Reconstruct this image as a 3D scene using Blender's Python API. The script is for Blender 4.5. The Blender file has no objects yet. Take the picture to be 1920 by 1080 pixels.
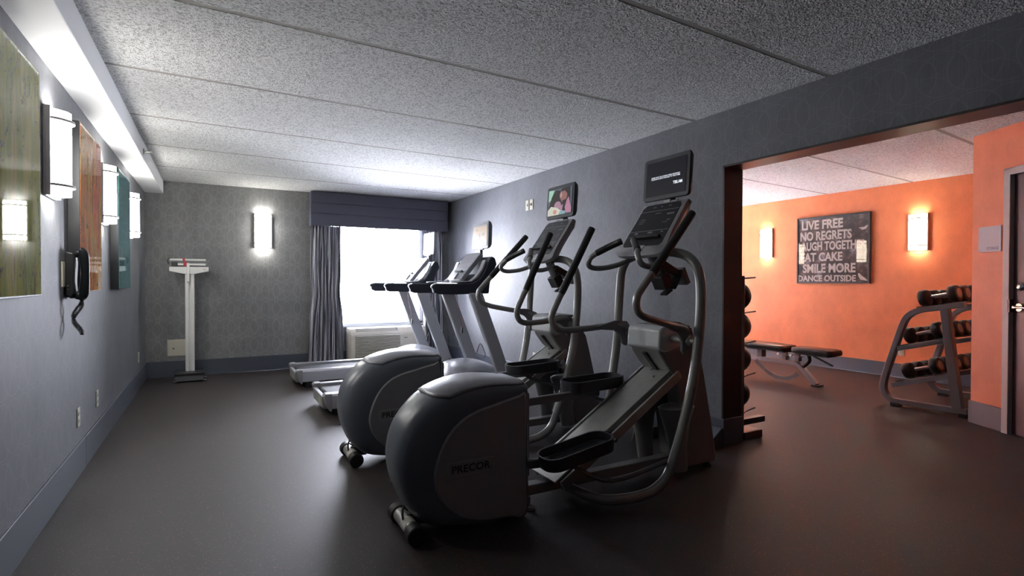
import bpy, bmesh, math, random
from mathutils import Vector, Matrix, Euler
random.seed(7)
R = math.radians
SC = bpy.context.scene
COL = SC.collection

# ------------------------------------------------------------------ camera, daylight, exposure
H_CAM = 1.197
def set_camera():
    cam = bpy.data.cameras.new('camera'); co = bpy.data.objects.new('camera', cam); COL.objects.link(co)
    cam.sensor_width = 36.0; cam.lens = 36.0 * 1009.83 / 1920.0
    cam.clip_start = 0.02; cam.clip_end = 200
    yaw, pitch, roll = R(28.9929), R(-0.657), R(-0.1004)
    M = Matrix.Rotation(-yaw, 4, 'Z') @ Matrix.Rotation(R(90) + pitch, 4, 'X') @ Matrix.Rotation(-roll, 4, 'Z')
    M.translation = Vector((0, 0, H_CAM))
    co.matrix_world = M
    SC.camera = co
set_camera()

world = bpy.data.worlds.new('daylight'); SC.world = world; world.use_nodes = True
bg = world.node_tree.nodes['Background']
# overcast sky, plus glow added below the horizon to light the ceiling
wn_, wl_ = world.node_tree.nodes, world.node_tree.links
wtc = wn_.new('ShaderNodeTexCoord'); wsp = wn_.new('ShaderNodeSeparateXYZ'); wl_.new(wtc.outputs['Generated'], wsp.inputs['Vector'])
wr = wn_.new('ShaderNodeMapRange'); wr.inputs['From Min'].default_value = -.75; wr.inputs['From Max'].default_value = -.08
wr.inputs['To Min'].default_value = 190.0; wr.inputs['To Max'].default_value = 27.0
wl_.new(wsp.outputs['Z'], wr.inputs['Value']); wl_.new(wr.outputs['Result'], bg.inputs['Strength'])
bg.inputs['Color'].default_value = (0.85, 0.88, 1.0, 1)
SC.view_settings.view_transform = 'Standard'; SC.view_settings.look = 'None'
SC.view_settings.gamma = 1.0; SC.view_settings.use_curve_mapping = False
SC.view_settings.exposure = 1.15

# daylight portal in the window opening
pl = bpy.data.lights.new('window_portal', 'AREA'); pl.shape = 'RECTANGLE'; pl.size = 1.42; pl.size_y = 1.56
pl.cycles.is_portal = True
po = bpy.data.objects.new('window_portal', pl); COL.objects.link(po)
po.location = (2.12, 8.16, 1.31); po.rotation_euler = (R(-90), 0, 0)

SCONCE_COOL = ((1.0, 0.985, 0.95), 19.0)
SCONCE_WARM = ((1.0, 0.84, 0.66), 12.0)

# ------------------------------------------------------------------ constants of the room
CH = 2.44
XL, YF, XR, XT = -0.733, 7.938, 3.25, 3.44
YO, HZ, YO2 = 2.68, 2.031, -1.2
XO, YN, YB = 7.565, 8.3, -5.0
SX, SY = 5.68, 2.125
DX, DY = 0.5113, 0.8594
BB = 0.198

# ------------------------------------------------------------------ materials
def nodes_of(m): return m.node_tree.nodes, m.node_tree.links
def mat(name, col, rough=0.5, metal=0.0, coat=0.0, spec=0.5, bump=None, vary=None, emis=None, coat_rough=0.05):
    m = bpy.data.materials.new(name); m.use_nodes = True
    n, l = nodes_of(m); b = n['Principled BSDF']
    b.inputs['Base Color'].default_value = (*col, 1); b.inputs['Roughness'].default_value = rough
    b.inputs['Metallic'].default_value = metal; b.inputs['Coat Weight'].default_value = coat
    b.inputs['Coat Roughness'].default_value = coat_rough
    b.inputs['Specular IOR Level'].default_value = spec
    if emis:
        b.inputs['Emission Color'].default_value = (*emis[0], 1); b.inputs['Emission Strength'].default_value = emis[1]
    if bump or vary:
        tc = n.new('ShaderNodeTexCoord')
    if bump:
        sc, st, dist = bump
        t = n.new('ShaderNodeTexNoise'); t.inputs['Scale'].default_value = sc; t.inputs['Detail'].default_value = 2
        l.new(tc.outputs['Object'], t.inputs['Vector'])
        bp = n.new('ShaderNodeBump'); bp.inputs['Strength'].default_value = st; bp.inputs['Distance'].default_value = dist
        l.new(t.outputs['Fac'], bp.inputs['Height']); l.new(bp.outputs['Normal'], b.inputs['Normal'])
    if vary:
        sc, amt = vary
        t = n.new('ShaderNodeTexNoise'); t.inputs['Scale'].default_value = sc; t.inputs['Detail'].default_value = 4
        l.new(tc.outputs['Object'], t.inputs['Vector'])
        r = n.new('ShaderNodeValToRGB')
        r.color_ramp.elements[0].position = .3; r.color_ramp.elements[1].position = .7
        r.color_ramp.elements[0].color = (*[c * (1 - amt) for c in col], 1)
        r.color_ramp.elements[1].color = (*[min(1, c * (1 + amt)) for c in col], 1)
        l.new(t.outputs['Fac'], r.inputs['Fac']); l.new(r.outputs['Color'], b.inputs['Base Color'])
    return m

def math_node(n, l, op, a, b=None, c=None, clamp=False):
    m = n.new('ShaderNodeMath'); m.operation = op; m.use_clamp = clamp
    for i, v in enumerate((a, b, c)):
        if v is None: continue
        if isinstance(v, (int, float)): m.inputs[i].default_value = v
        else: l.new(v, m.inputs[i])
    return m.outputs[0]

def wallpaper(name, base, line, rough=0.55, axis='x', strength=0.45, tint=0.10, rot=0.0, streak=0.45):
    """Wallpaper with a lattice of thin overlapping rings and faint lens-shaped patches."""
    m = bpy.data.materials.new(name); m.use_nodes = True
    n, l = nodes_of(m); b = n['Principled BSDF']; b.inputs['Roughness'].default_value = rough
    b.inputs['Specular IOR Level'].default_value = 0.35
    tc = n.new('ShaderNodeTexCoord'); mp = n.new('ShaderNodeMapping'); mp.inputs['Rotation'].default_value = (0, 0, rot)
    l.new(tc.outputs['Object'], mp.inputs['Vector'])
    sp = n.new('ShaderNodeSeparateXYZ'); l.new(mp.outputs['Vector'], sp.inputs['Vector'])
    u = sp.outputs['X' if axis == 'x' else 'Y']; v = sp.outputs['Z']
    P = 0.27
    def ring(du, dv, r, w, pu=P * 1.0, pv=P * 0.88):
        a = math_node(n, l, 'DIVIDE', u, pu); a = math_node(n, l, 'ADD', a, du + 50); a = math_node(n, l, 'FRACT', a)
        a = math_node(n, l, 'SUBTRACT', a, .5); a = math_node(n, l, 'MULTIPLY', a, pu)
        c = math_node(n, l, 'DIVIDE', v, pv); c = math_node(n, l, 'ADD', c, dv + 50); c = math_node(n, l, 'FRACT', c)
        c = math_node(n, l, 'SUBTRACT', c, .5); c = math_node(n, l, 'MULTIPLY', c, pv)
        d = math_node(n, l, 'SQRT', math_node(n, l, 'ADD', math_node(n, l, 'MULTIPLY', a, a), math_node(n, l, 'MULTIPLY', c, c)))
        e = math_node(n, l, 'ABSOLUTE', math_node(n, l, 'SUBTRACT', d, r))
        e = math_node(n, l, 'DIVIDE', e, w); return math_node(n, l, 'SUBTRACT', 1.0, e, clamp=True), a, c, d
    r1, a1, c1, d1 = ring(0, 0, .112, .0035)
    r2, a2, c2, d2 = ring(.5, .0, .112, .0035)
    r3, a3, c3, d3 = ring(.25, .5, .118, .003)
    rings = math_node(n, l, 'MAXIMUM', math_node(n, l, 'MAXIMUM', r1, r2), math_node(n, l, 'MULTIPLY', r3, .7))
    # lens patches where rings overlap
    in1 = math_node(n, l, 'LESS_THAN', d1, .112); in2 = math_node(n, l, 'LESS_THAN', d2, .112); in3 = math_node(n, l, 'LESS_THAN', d3, .118)
    lens = math_node(n, l, 'MULTIPLY', in1, in2); lens = math_node(n, l, 'ADD', math_node(n, l, 'MULTIPLY', lens, .6), math_node(n, l, 'MULTIPLY', in3, .4))
    nz = n.new('ShaderNodeTexNoise'); nz.inputs['Scale'].default_value = 3.0; nz.inputs['Detail'].default_value = 5
    l.new(tc.outputs['Object'], nz.inputs['Vector'])
    wv = n.new('ShaderNodeMapping'); wv.inputs['Scale'].default_value = (60, 60, 2.5); l.new(tc.outputs['Object'], wv.inputs['Vector'])
    nz2 = n.new('ShaderNodeTexNoise'); nz2.inputs['Scale'].default_value = 2.0; nz2.inputs['Detail'].default_value = 3
    l.new(wv.outputs['Vector'], nz2.inputs['Vector'])
    f0 = math_node(n, l, 'MULTIPLY', math_node(n, l, 'SUBTRACT', nz.outputs['Fac'], .5), .5)
    f1 = math_node(n, l, 'MULTIPLY', math_node(n, l, 'SUBTRACT', nz2.outputs['Fac'], .5), streak)
    f = math_node(n, l, 'ADD', f0, f1); f = math_node(n, l, 'SUBTRACT', f, math_node(n, l, 'MULTIPLY', lens, tint)); f = math_node(n, l, 'ADD', f, 1.0)
    mx = n.new('ShaderNodeMix'); mx.data_type = 'RGBA'; mx.inputs['A'].default_value = (*base, 1); mx.inputs['B'].default_value = (*line, 1)
    l.new(math_node(n, l, 'MULTIPLY', rings, strength), mx.inputs['Factor'])
    vm = n.new('ShaderNodeVectorMath'); vm.operation = 'SCALE'; l.new(mx.outputs['Result'], vm.inputs[0]); l.new(f, vm.inputs['Scale'])
    l.new(vm.outputs[0], b.inputs['Base Color'])
    bp = n.new('ShaderNodeBump'); bp.inputs['Strength'].default_value = .15; bp.inputs['Distance'].default_value = .001
    l.new(nz2.outputs['Fac'], bp.inputs['Height']); l.new(bp.outputs['Normal'], b.inputs['Normal'])
    return m

def floor_mat():
    m = bpy.data.materials.new('speckled_rubber'); m.use_nodes = True
    n, l = nodes_of(m); b = n['Principled BSDF']
    tc = n.new('ShaderNodeTexCoord')
    v = n.new('ShaderNodeTexVoronoi'); v.inputs['Scale'].default_value = 95; l.new(tc.outputs['Object'], v.inputs['Vector'])
    sep = n.new('ShaderNodeSeparateColor'); l.new(v.outputs['Color'], sep.inputs['Color'])
    near = math_node(n, l, 'LESS_THAN', v.outputs['Distance'], .25)
    some = math_node(n, l, 'GREATER_THAN', sep.outputs['Red'], .74)
    sp = math_node(n, l, 'MULTIPLY', near, some)
    nz = n.new('ShaderNodeTexNoise'); nz.inputs['Scale'].default_value = 1.3; nz.inputs['Detail'].default_value = 5; l.new(tc.outputs['Object'], nz.inputs['Vector'])
    fine = n.new('ShaderNodeTexNoise'); fine.inputs['Scale'].default_value = 260; fine.inputs['Detail'].default_value = 2; l.new(tc.outputs['Object'], fine.inputs['Vector'])
    base = n.new('ShaderNodeMix'); base.data_type = 'RGBA'; base.inputs['A'].default_value = (.0155, .011, .0105, 1); base.inputs['B'].default_value = (.029, .0215, .021, 1)
    l.new(math_node(n, l, 'ADD', math_node(n, l, 'MULTIPLY', nz.outputs['Fac'], .6), math_node(n, l, 'MULTIPLY', fine.outputs['Fac'], .4)), base.inputs['Factor'])
    mx = n.new('ShaderNodeMix'); mx.data_type = 'RGBA'; l.new(base.outputs['Result'], mx.inputs['A'])
    cr = n.new('ShaderNodeMix'); cr.data_type = 'RGBA'; cr.inputs['A'].default_value = (.20, .05, .022, 1); cr.inputs['B'].default_value = (.15, .065, .035, 1)
    l.new(sep.outputs['Green'], cr.inputs['Factor']); l.new(cr.outputs['Result'], mx.inputs['B']); l.new(sp, mx.inputs['Factor'])
    # mat seams
    s = n.new('ShaderNodeSeparateXYZ'); l.new(tc.outputs['Object'], s.inputs['Vector'])
    fy = math_node(n, l, 'FRACT', math_node(n, l, 'DIVIDE', math_node(n, l, 'ADD', s.outputs['Y'], 10.95), 1.22))
    ln = math_node(n, l, 'LESS_THAN', fy, .0028)
    fx = math_node(n, l, 'FRACT', math_node(n, l, 'DIVIDE', math_node(n, l, 'ADD', s.outputs['X'], 10.68), 1.9))
    ln = math_node(n, l, 'MAXIMUM', ln, math_node(n, l, 'LESS_THAN', fx, .0016))
    m2 = n.new('ShaderNodeMix'); m2.data_type = 'RGBA'; l.new(mx.outputs['Result'], m2.inputs['A']); m2.inputs['B'].default_value = (.012, .011, .012, 1)
    l.new(ln, m2.inputs['Factor']); l.new(m2.outputs['Result'], b.inputs['Base Color'])
    b.inputs['Roughness'].default_value = .56; b.inputs['Specular IOR Level'].default_value = .5
    bp = n.new('ShaderNodeBump'); bp.inputs['Strength'].default_value = .35; bp.inputs['Distance'].default_value = .0012
    l.new(fine.outputs['Fac'], bp.inputs['Height']); l.new(bp.outputs['Normal'], b.inputs['Normal'])
    return m

def popcorn():
    m = bpy.data.materials.new('popcorn_ceiling'); m.use_nodes = True
    n, l = nodes_of(m); b = n['Principled BSDF']; b.inputs['Roughness'].default_value = .95; b.inputs['Specular IOR Level'].default_value = .1
    tc = n.new('ShaderNodeTexCoord')
    a = n.new('ShaderNodeTexNoise'); a.inputs['Scale'].default_value = 76; a.inputs['Detail'].default_value = 3.5; a.inputs['Roughness'].default_value = .6
    l.new(tc.outputs['Object'], a.inputs['Vector'])
    v = n.new('ShaderNodeTexVoronoi'); v.inputs['Scale'].default_value = 110; l.new(tc.outputs['Object'], v.inputs['Vector'])
    h = math_node(n, l, 'ADD', math_node(n, l, 'MULTIPLY', a.outputs['Fac'], 1.3), math_node(n, l, 'MULTIPLY', math_node(n, l, 'SUBTRACT', 1.0, v.outputs['Distance']), .45))
    bp = n.new('ShaderNodeBump'); bp.inputs['Strength'].default_value = 1.0; bp.inputs['Distance'].default_value = .019
    l.new(h, bp.inputs['Height']); l.new(bp.outputs['Normal'], b.inputs['Normal'])
    r = n.new('ShaderNodeValToRGB'); r.color_ramp.elements[0].position = .38; r.color_ramp.elements[1].position = .52
    r.color_ramp.elements[0].color = (.42, .42, .405, 1); r.color_ramp.elements[1].color = (.74, .74, .73, 1)
    l.new(a.outputs['Fac'], r.inputs['Fac']); l.new(r.outputs['Color'], b.inputs['Base Color'])
    return m

def wood(name, c1, c2, rough=.35, scale=(3, 3, 40), coat=0.0):
    m = bpy.data.materials.new(name); m.use_nodes = True
    n, l = nodes_of(m); b = n['Principled BSDF']; b.inputs['Roughness'].default_value = rough; b.inputs['Coat Weight'].default_value = coat
    tc = n.new('ShaderNodeTexCoord'); mp = n.new('ShaderNodeMapping'); mp.inputs['Scale'].default_value = scale; l.new(tc.outputs['Object'], mp.inputs['Vector'])
    t = n.new('ShaderNodeTexNoise'); t.inputs['Scale'].default_value = 1.5; t.inputs['Detail'].default_value = 6; t.inputs['Distortion'].default_value = .8
    l.new(mp.outputs['Vector'], t.inputs['Vector'])
    r = n.new('ShaderNodeValToRGB'); r.color_ramp.elements[0].position = .35; r.color_ramp.elements[1].position = .65
    r.color_ramp.elements[0].color = (*c1, 1); r.color_ramp.elements[1].color = (*c2, 1)
    l.new(t.outputs['Fac'], r.inputs['Fac']); l.new(r.outputs['Color'], b.inputs['Base Color'])
    return m

def art_mat(name, cols, ink, seed):
    """Glazed print: vertical washes of colour with dark branching ink strokes."""
    m = bpy.data.materials.new(name); m.use_nodes = True
    n, l = nodes_of(m); b = n['Principled BSDF']; b.inputs['Roughness'].default_value = 1.0; b.inputs['Specular IOR Level'].default_value = 0.0
    b.inputs['Coat Weight'].default_value = 1.0; b.inputs['Coat Roughness'].default_value = .01; b.inputs['Coat IOR'].default_value = 1.38
    tc = n.new('ShaderNodeTexCoord')
    mp = n.new('ShaderNodeMapping'); mp.inputs['Scale'].default_value = (1, 9, 1.1); mp.inputs['Location'].default_value = (seed, seed * 2.3, seed)
    l.new(tc.outputs['Object'], mp.inputs['Vector'])
    t = n.new('ShaderNodeTexNoise'); t.inputs['Scale'].default_value = .9; t.inputs['Detail'].default_value = 5; t.inputs['Distortion'].default_value = .5
    l.new(mp.outputs['Vector'], t.inputs['Vector'])
    r = n.new('ShaderNodeValToRGB'); r.color_ramp.elements.remove(r.color_ramp.elements[1])
    r.color_ramp.elements[0].position = .30; r.color_ramp.elements[0].color = (*cols[0], 1)
    for k, c in enumerate(cols[1:]):
        e = r.color_ramp.elements.new(.30 + .42 * (k + 1) / (len(cols) - 1)); e.color = (*c, 1)
    l.new(t.outputs['Fac'], r.inputs['Fac'])
    mp2 = n.new('ShaderNodeMapping'); mp2.inputs['Scale'].default_value = (1, 7, 2.2); mp2.inputs['Location'].default_value = (seed * 3, seed, -seed)
    l.new(tc.outputs['Object'], mp2.inputs['Vector'])
    t2 = n.new('ShaderNodeTexNoise'); t2.inputs['Scale'].default_value = 1.7; t2.inputs['Detail'].default_value = 3; t2.inputs['Distortion'].default_value = 1.4
    l.new(mp2.outputs['Vector'], t2.inputs['Vector'])
    e = math_node(n, l, 'ABSOLUTE', math_node(n, l, 'SUBTRACT', t2.outputs['Fac'], .5))
    s = math_node(n, l, 'SUBTRACT', 1.0, math_node(n, l, 'DIVIDE', e, .020), clamp=True)
    t3 = n.new('ShaderNodeTexNoise'); t3.inputs['Scale'].default_value = 4; l.new(tc.outputs['Object'], t3.inputs['Vector'])
    s = math_node(n, l, 'MULTIPLY', s, math_node(n, l, 'GREATER_THAN', t3.outputs['Fac'], .43))
    mx = n.new('ShaderNodeMix'); mx.data_type = 'RGBA'; l.new(r.outputs['Color'], mx.inputs['A']); mx.inputs['B'].default_value = (*ink, 1)
    l.new(math_node(n, l, 'MULTIPLY', s, .75), mx.inputs['Factor']); l.new(mx.outputs['Result'], b.inputs['Base Color'])
    return m

def curtain_mat():
    m = bpy.data.materials.new('striped_curtain'); m.use_nodes = True
    n, l = nodes_of(m); b = n['Principled BSDF']; b.inputs['Roughness'].default_value = .6
    b.inputs['Sheen Weight'].default_value = .2
    uv = n.new('ShaderNodeTexCoord'); mp = n.new('ShaderNodeMapping'); mp.inputs['Scale'].default_value = (70, 2.2, 1); l.new(uv.outputs['UV'], mp.inputs['Vector'])
    t = n.new('ShaderNodeTexNoise'); t.inputs['Scale'].default_value = 1.0; t.inputs['Detail'].default_value = 2; t.inputs['Distortion'].default_value = .3; l.new(mp.outputs['Vector'], t.inputs['Vector'])
    r = n.new('ShaderNodeValToRGB'); r.color_ramp.elements[0].position = .46; r.color_ramp.elements[1].position = .53
    r.color_ramp.elements[0].color = (.075, .075, .098, 1); r.color_ramp.elements[1].color = (.60, .60, .65, 1)
    l.new(t.outputs['Fac'], r.inputs['Fac']); l.new(r.outputs['Color'], b.inputs['Base Color'])
    return m

def grunge_mat():
    m = bpy.data.materials.new('distressed_print'); m.use_nodes = True
    n, l = nodes_of(m); b = n['Principled BSDF']; b.inputs['Roughness'].default_value = .8; b.inputs['Specular IOR Level'].default_value = .2; b.inputs['Coat Weight'].default_value = .7; b.inputs['Coat Roughness'].default_value = .02
    tc = n.new('ShaderNodeTexCoord'); t = n.new('ShaderNodeTexNoise'); t.inputs['Scale'].default_value = 9; t.inputs['Detail'].default_value = 9; t.inputs['Roughness'].default_value = .7
    l.new(tc.outputs['Object'], t.inputs['Vector'])
    r = n.new('ShaderNodeValToRGB'); els = r.color_ramp.elements
    els[0].position = .36; els[0].color = (.012, .010, .010, 1); els[1].position = .50; els[1].color = (.035, .028, .026, 1)
    for p, c in ((.56, (.09, .05, .035)), (.60, (.10, .11, .13)), (.68, (.22, .22, .23))):
        e = els.new(p); e.color = (*c, 1)
    l.new(t.outputs['Fac'], r.inputs['Fac']); l.new(r.outputs['Color'], b.inputs['Base Color'])
    return m

def letters_mat():
    m = bpy.data.materials.new('worn_lettering'); m.use_nodes = True
    n, l = nodes_of(m); b = n['Principled BSDF']; b.inputs['Roughness'].default_value = .45; b.inputs['Coat Weight'].default_value = .6
    tc = n.new('ShaderNodeTexCoord'); t = n.new('ShaderNodeTexNoise'); t.inputs['Scale'].default_value = 20; t.inputs['Detail'].default_value = 8; t.inputs['Roughness'].default_value = .75
    l.new(tc.outputs['Object'], t.inputs['Vector'])
    r = n.new('ShaderNodeValToRGB'); els = r.color_ramp.elements
    els[0].position = .33; els[0].color = (.05, .04, .04, 1); els[1].position = .43; els[1].color = (.40, .36, .32, 1)
    l.new(t.outputs['Fac'], r.inputs['Fac']); l.new(r.outputs['Color'], b.inputs['Base Color'])
    return m

def pane_mat():
    m = bpy.data.materials.new('window_glass'); m.use_nodes = True
    n, l = nodes_of(m); n.remove(n['Principled BSDF']); out = n['Material Output']
    t = n.new('ShaderNodeBsdfTransparent'); g = n.new('ShaderNodeBsdfGlossy'); g.inputs['Roughness'].default_value = .02
    f = n.new('ShaderNodeFresnel'); f.inputs['IOR'].default_value = 1.45; mx = n.new('ShaderNodeMixShader')
    l.new(f.outputs[0], mx.inputs[0]); l.new(t.outputs[0], mx.inputs[1]); l.new(g.outputs[0], mx.inputs[2]); l.new(mx.outputs[0], out.inputs[0])
    return m

def blind_mat():
    m = bpy.data.materials.new('translucent_blind'); m.use_nodes = True
    n, l = nodes_of(m); n.remove(n['Principled BSDF']); out = n['Material Output']
    d = n.new('ShaderNodeBsdfDiffuse'); d.inputs[0].default_value = (.85, .86, .9, 1); t = n.new('ShaderNodeBsdfTranslucent'); t.inputs[0].default_value = (.85, .87, .92, 1)
    mx = n.new('ShaderNodeMixShader'); mx.inputs[0].default_value = .5
    l.new(d.outputs[0], mx.inputs[1]); l.new(t.outputs[0], mx.inputs[2]); l.new(mx.outputs[0], out.inputs[0])
    return m

M = dict(
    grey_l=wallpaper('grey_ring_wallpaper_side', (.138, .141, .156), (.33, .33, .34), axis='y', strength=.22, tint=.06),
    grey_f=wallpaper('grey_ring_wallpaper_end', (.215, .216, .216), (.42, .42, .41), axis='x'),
    orange=wallpaper('orange_wallpaper', (.74, .235, .10), (.80, .30, .15), axis='y', strength=.25, tint=.05, rough=.5, streak=.12),
    orange_a=wallpaper('orange_wallpaper_angled', (.74, .25, .13), (.80, .31, .17), axis='y', strength=.2, tint=.04, rough=.5, streak=.12),
    floor=floor_mat(), ceil=popcorn(),
    seam=mat('seam_grey', (.27, .255, .23), .9),
    soffit=mat('soffit_white', (.72, .73, .74), .6, bump=(40, .1, .001)),
    bb=mat('slate_baseboard', (.072, .082, .105), .42, bump=(8, .1, .002)),
    jamb=wood('dark_cherry_trim', (.018, .009, .008), (.032, .015, .013), .42, (2, 2, 2)),
    door=wood('mahogany_door', (.070, .030, .036), (.115, .052, .058), .4, (5, 5, .9)),
    dframe=mat('door_frame_paint', (.50, .47, .47), .45),
    white=mat('white_enamel', (.78, .78, .75), .3, vary=(6, .03)),
    ivory=mat('ivory_plastic', (.58, .55, .45), .4),
    beige=mat('beige_plastic', (.60, .56, .48), .45, vary=(3, .05)),
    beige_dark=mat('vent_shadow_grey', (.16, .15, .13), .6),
    win=mat('window_frame_white', (.75, .77, .82), .4),
    pane=pane_mat(), blind=blind_mat(), curtain=curtain_mat(),
    valance=mat('charcoal_valance', (.075, .077, .108), .75, bump=(300, .2, .001)),
    nickel=mat('brushed_nickel', (.36, .34, .32), .32, .9),
    sconce_grey=mat('sconce_satin_grey', (.66, .65, .63), .45),
    chrome=mat('polished_chrome', (.75, .75, .77), .12, 1.0),
    shell=mat('slate_shell_plastic', (.135, .15, .18), .36, coat=.15, bump=(500, .08, .0006), coat_rough=.25),
    plate=mat('grey_side_plate', (.27, .27, .28), .48, bump=(600, .1, .0006)),
    cover=mat('silver_top_cover', (.34, .35, .38), .34, .25, bump=(600, .05, .0005)),
    tube=mat('pewter_tube', (.27, .27, .26), .3, .25, vary=(8, .05)),
    body=mat('pewter_shroud', (.22, .22, .22), .42, .1),
    cap=mat('light_pewter_cap', (.48, .50, .52), .38, .1),
    alu=mat('brushed_aluminium', (.36, .36, .34), .36, .45, vary=(20, .08)),
    steel=mat('dark_grey_steel', (.14, .14, .15), .42, .2),
    grip=mat('black_foam_grip', (.012, .012, .013), .55, bump=(300, .3, .0008)),
    black=mat('matte_black_plastic', (.014, .014, .016), .42),
    gloss=mat('gloss_black_overlay', (.008, .009, .011), .32, spec=.3),
    print_=mat('panel_print_grey', (.30, .31, .33), .5),
    pedal=mat('charcoal_pedal', (.035, .038, .045), .4, bump=(200, .1, .001)),
    console=mat('silver_console', (.30, .305, .32), .36, .15),
    monitor=mat('charcoal_monitor_case', (.045, .053, .062), .42),
    monitor_silver=mat('silver_monitor_case', (.17, .18, .20), .4, .2),
    tmwhite=mat('pearl_upright', (.38, .39, .42), .38, .15),
    tmrail=mat('silver_side_rail', (.40, .40, .42), .33, .5),
    navy=mat('midnight_handrail', (.020, .024, .038), .42),
    belt=mat('running_belt', (.020, .021, .026), .7, bump=(150, .2, .001)),
    hood=mat('silver_motor_hood', (.30, .31, .34), .3, .35),
    yellow=mat('pale_green_label', (.34, .38, .26), .5),
    paper=mat('paper_label', (.60, .58, .52), .6),
    red=mat('red_plastic', (.50, .015, .03), .35),
    redcord=mat('red_cord', (.30, .02, .05), .5),
    rubber=mat('black_rubber', (.013, .012, .012), .5, bump=(90, .2, .001)),
    ball=mat('black_medicine_ball', (.020, .017, .015), .42, bump=(140, .5, .002)),
    rack=mat('gunmetal_rack', (.19, .19, .21), .38, .35),
    bench=mat('silver_bench_frame', (.30, .30, .33), .35, .5),
    vinyl=mat('black_vinyl', (.018, .017, .018), .3, bump=(120, .15, .001)),
    frame=mat('black_frame', (.012, .012, .015), .4),
    grunge=grunge_mat(), letters=letters_mat(),
    art1=art_mat('olive_art', [(.10, .11, .02), (.30, .27, .05), (.20, .24, .06), (.42, .36, .12), (.12, .10, .04)], (.03, .02, .06), 1.7),
    art2=art_mat('rust_art', [(.22, .05, .02), (.50, .14, .04), (.42, .28, .10), (.55, .10, .05), (.30, .16, .05)], (.03, .02, .05), 4.1),
    art3=art_mat('teal_art', [(.01, .10, .13), (.03, .24, .28), (.08, .34, .32), (.02, .15, .22), (.20, .34, .25)], (.01, .04, .07), 7.9),
    sign=mat('blue_grey_sign', (.38, .44, .52), .35), signtext=mat('sign_lettering', (.10, .12, .22), .4),
    film=mat('screen_off', (.010, .010, .014), .25, spec=.3, emis=((.10, .10, .14), .03)),
    scr_text=mat('screen_text', (.8, .8, .85), .4, emis=((.85, .9, 1), .35)),
)
def screen_col(name, c, s=.32): return mat(name, tuple(q * .35 for q in c), .3, spec=.3, emis=(c, s))
S_ = {k: screen_col('picture_' + k, v) for k, v in dict(
    mint=(.36, .62, .47), brown=(.030, .022, .020), skin=(.30, .14, .13), skinlight=(.55, .33, .30), pink=(.50, .23, .33), rose=(.42, .24, .33),
    cream=(.66, .66, .55), coral=(.60, .30, .24), aqua=(.25, .42, .46), slate=(.10, .12, .16), tan=(.55, .42, .30), grey=(.28, .30, .33), paleblue=(.50, .54, .60), white=(.85, .9, 1.0)).items()}

def glow_mat(name, cs):
    m = bpy.data.materials.new(name); m.use_nodes = True
    n, l = nodes_of(m); b = n['Principled BSDF']
    b.inputs['Base Color'].default_value = (.9, .9, .88, 1); b.inputs['Roughness'].default_value = .3
    b.inputs['Emission Color'].default_value = (*cs[0], 1); b.inputs['Emission Strength'].default_value = cs[1]
    return m
M['glow_cool'] = glow_mat('lit_opal_glass', SCONCE_COOL)
M['glow_warm'] = glow_mat('lit_opal_glass_warm', SCONCE_WARM)

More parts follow.
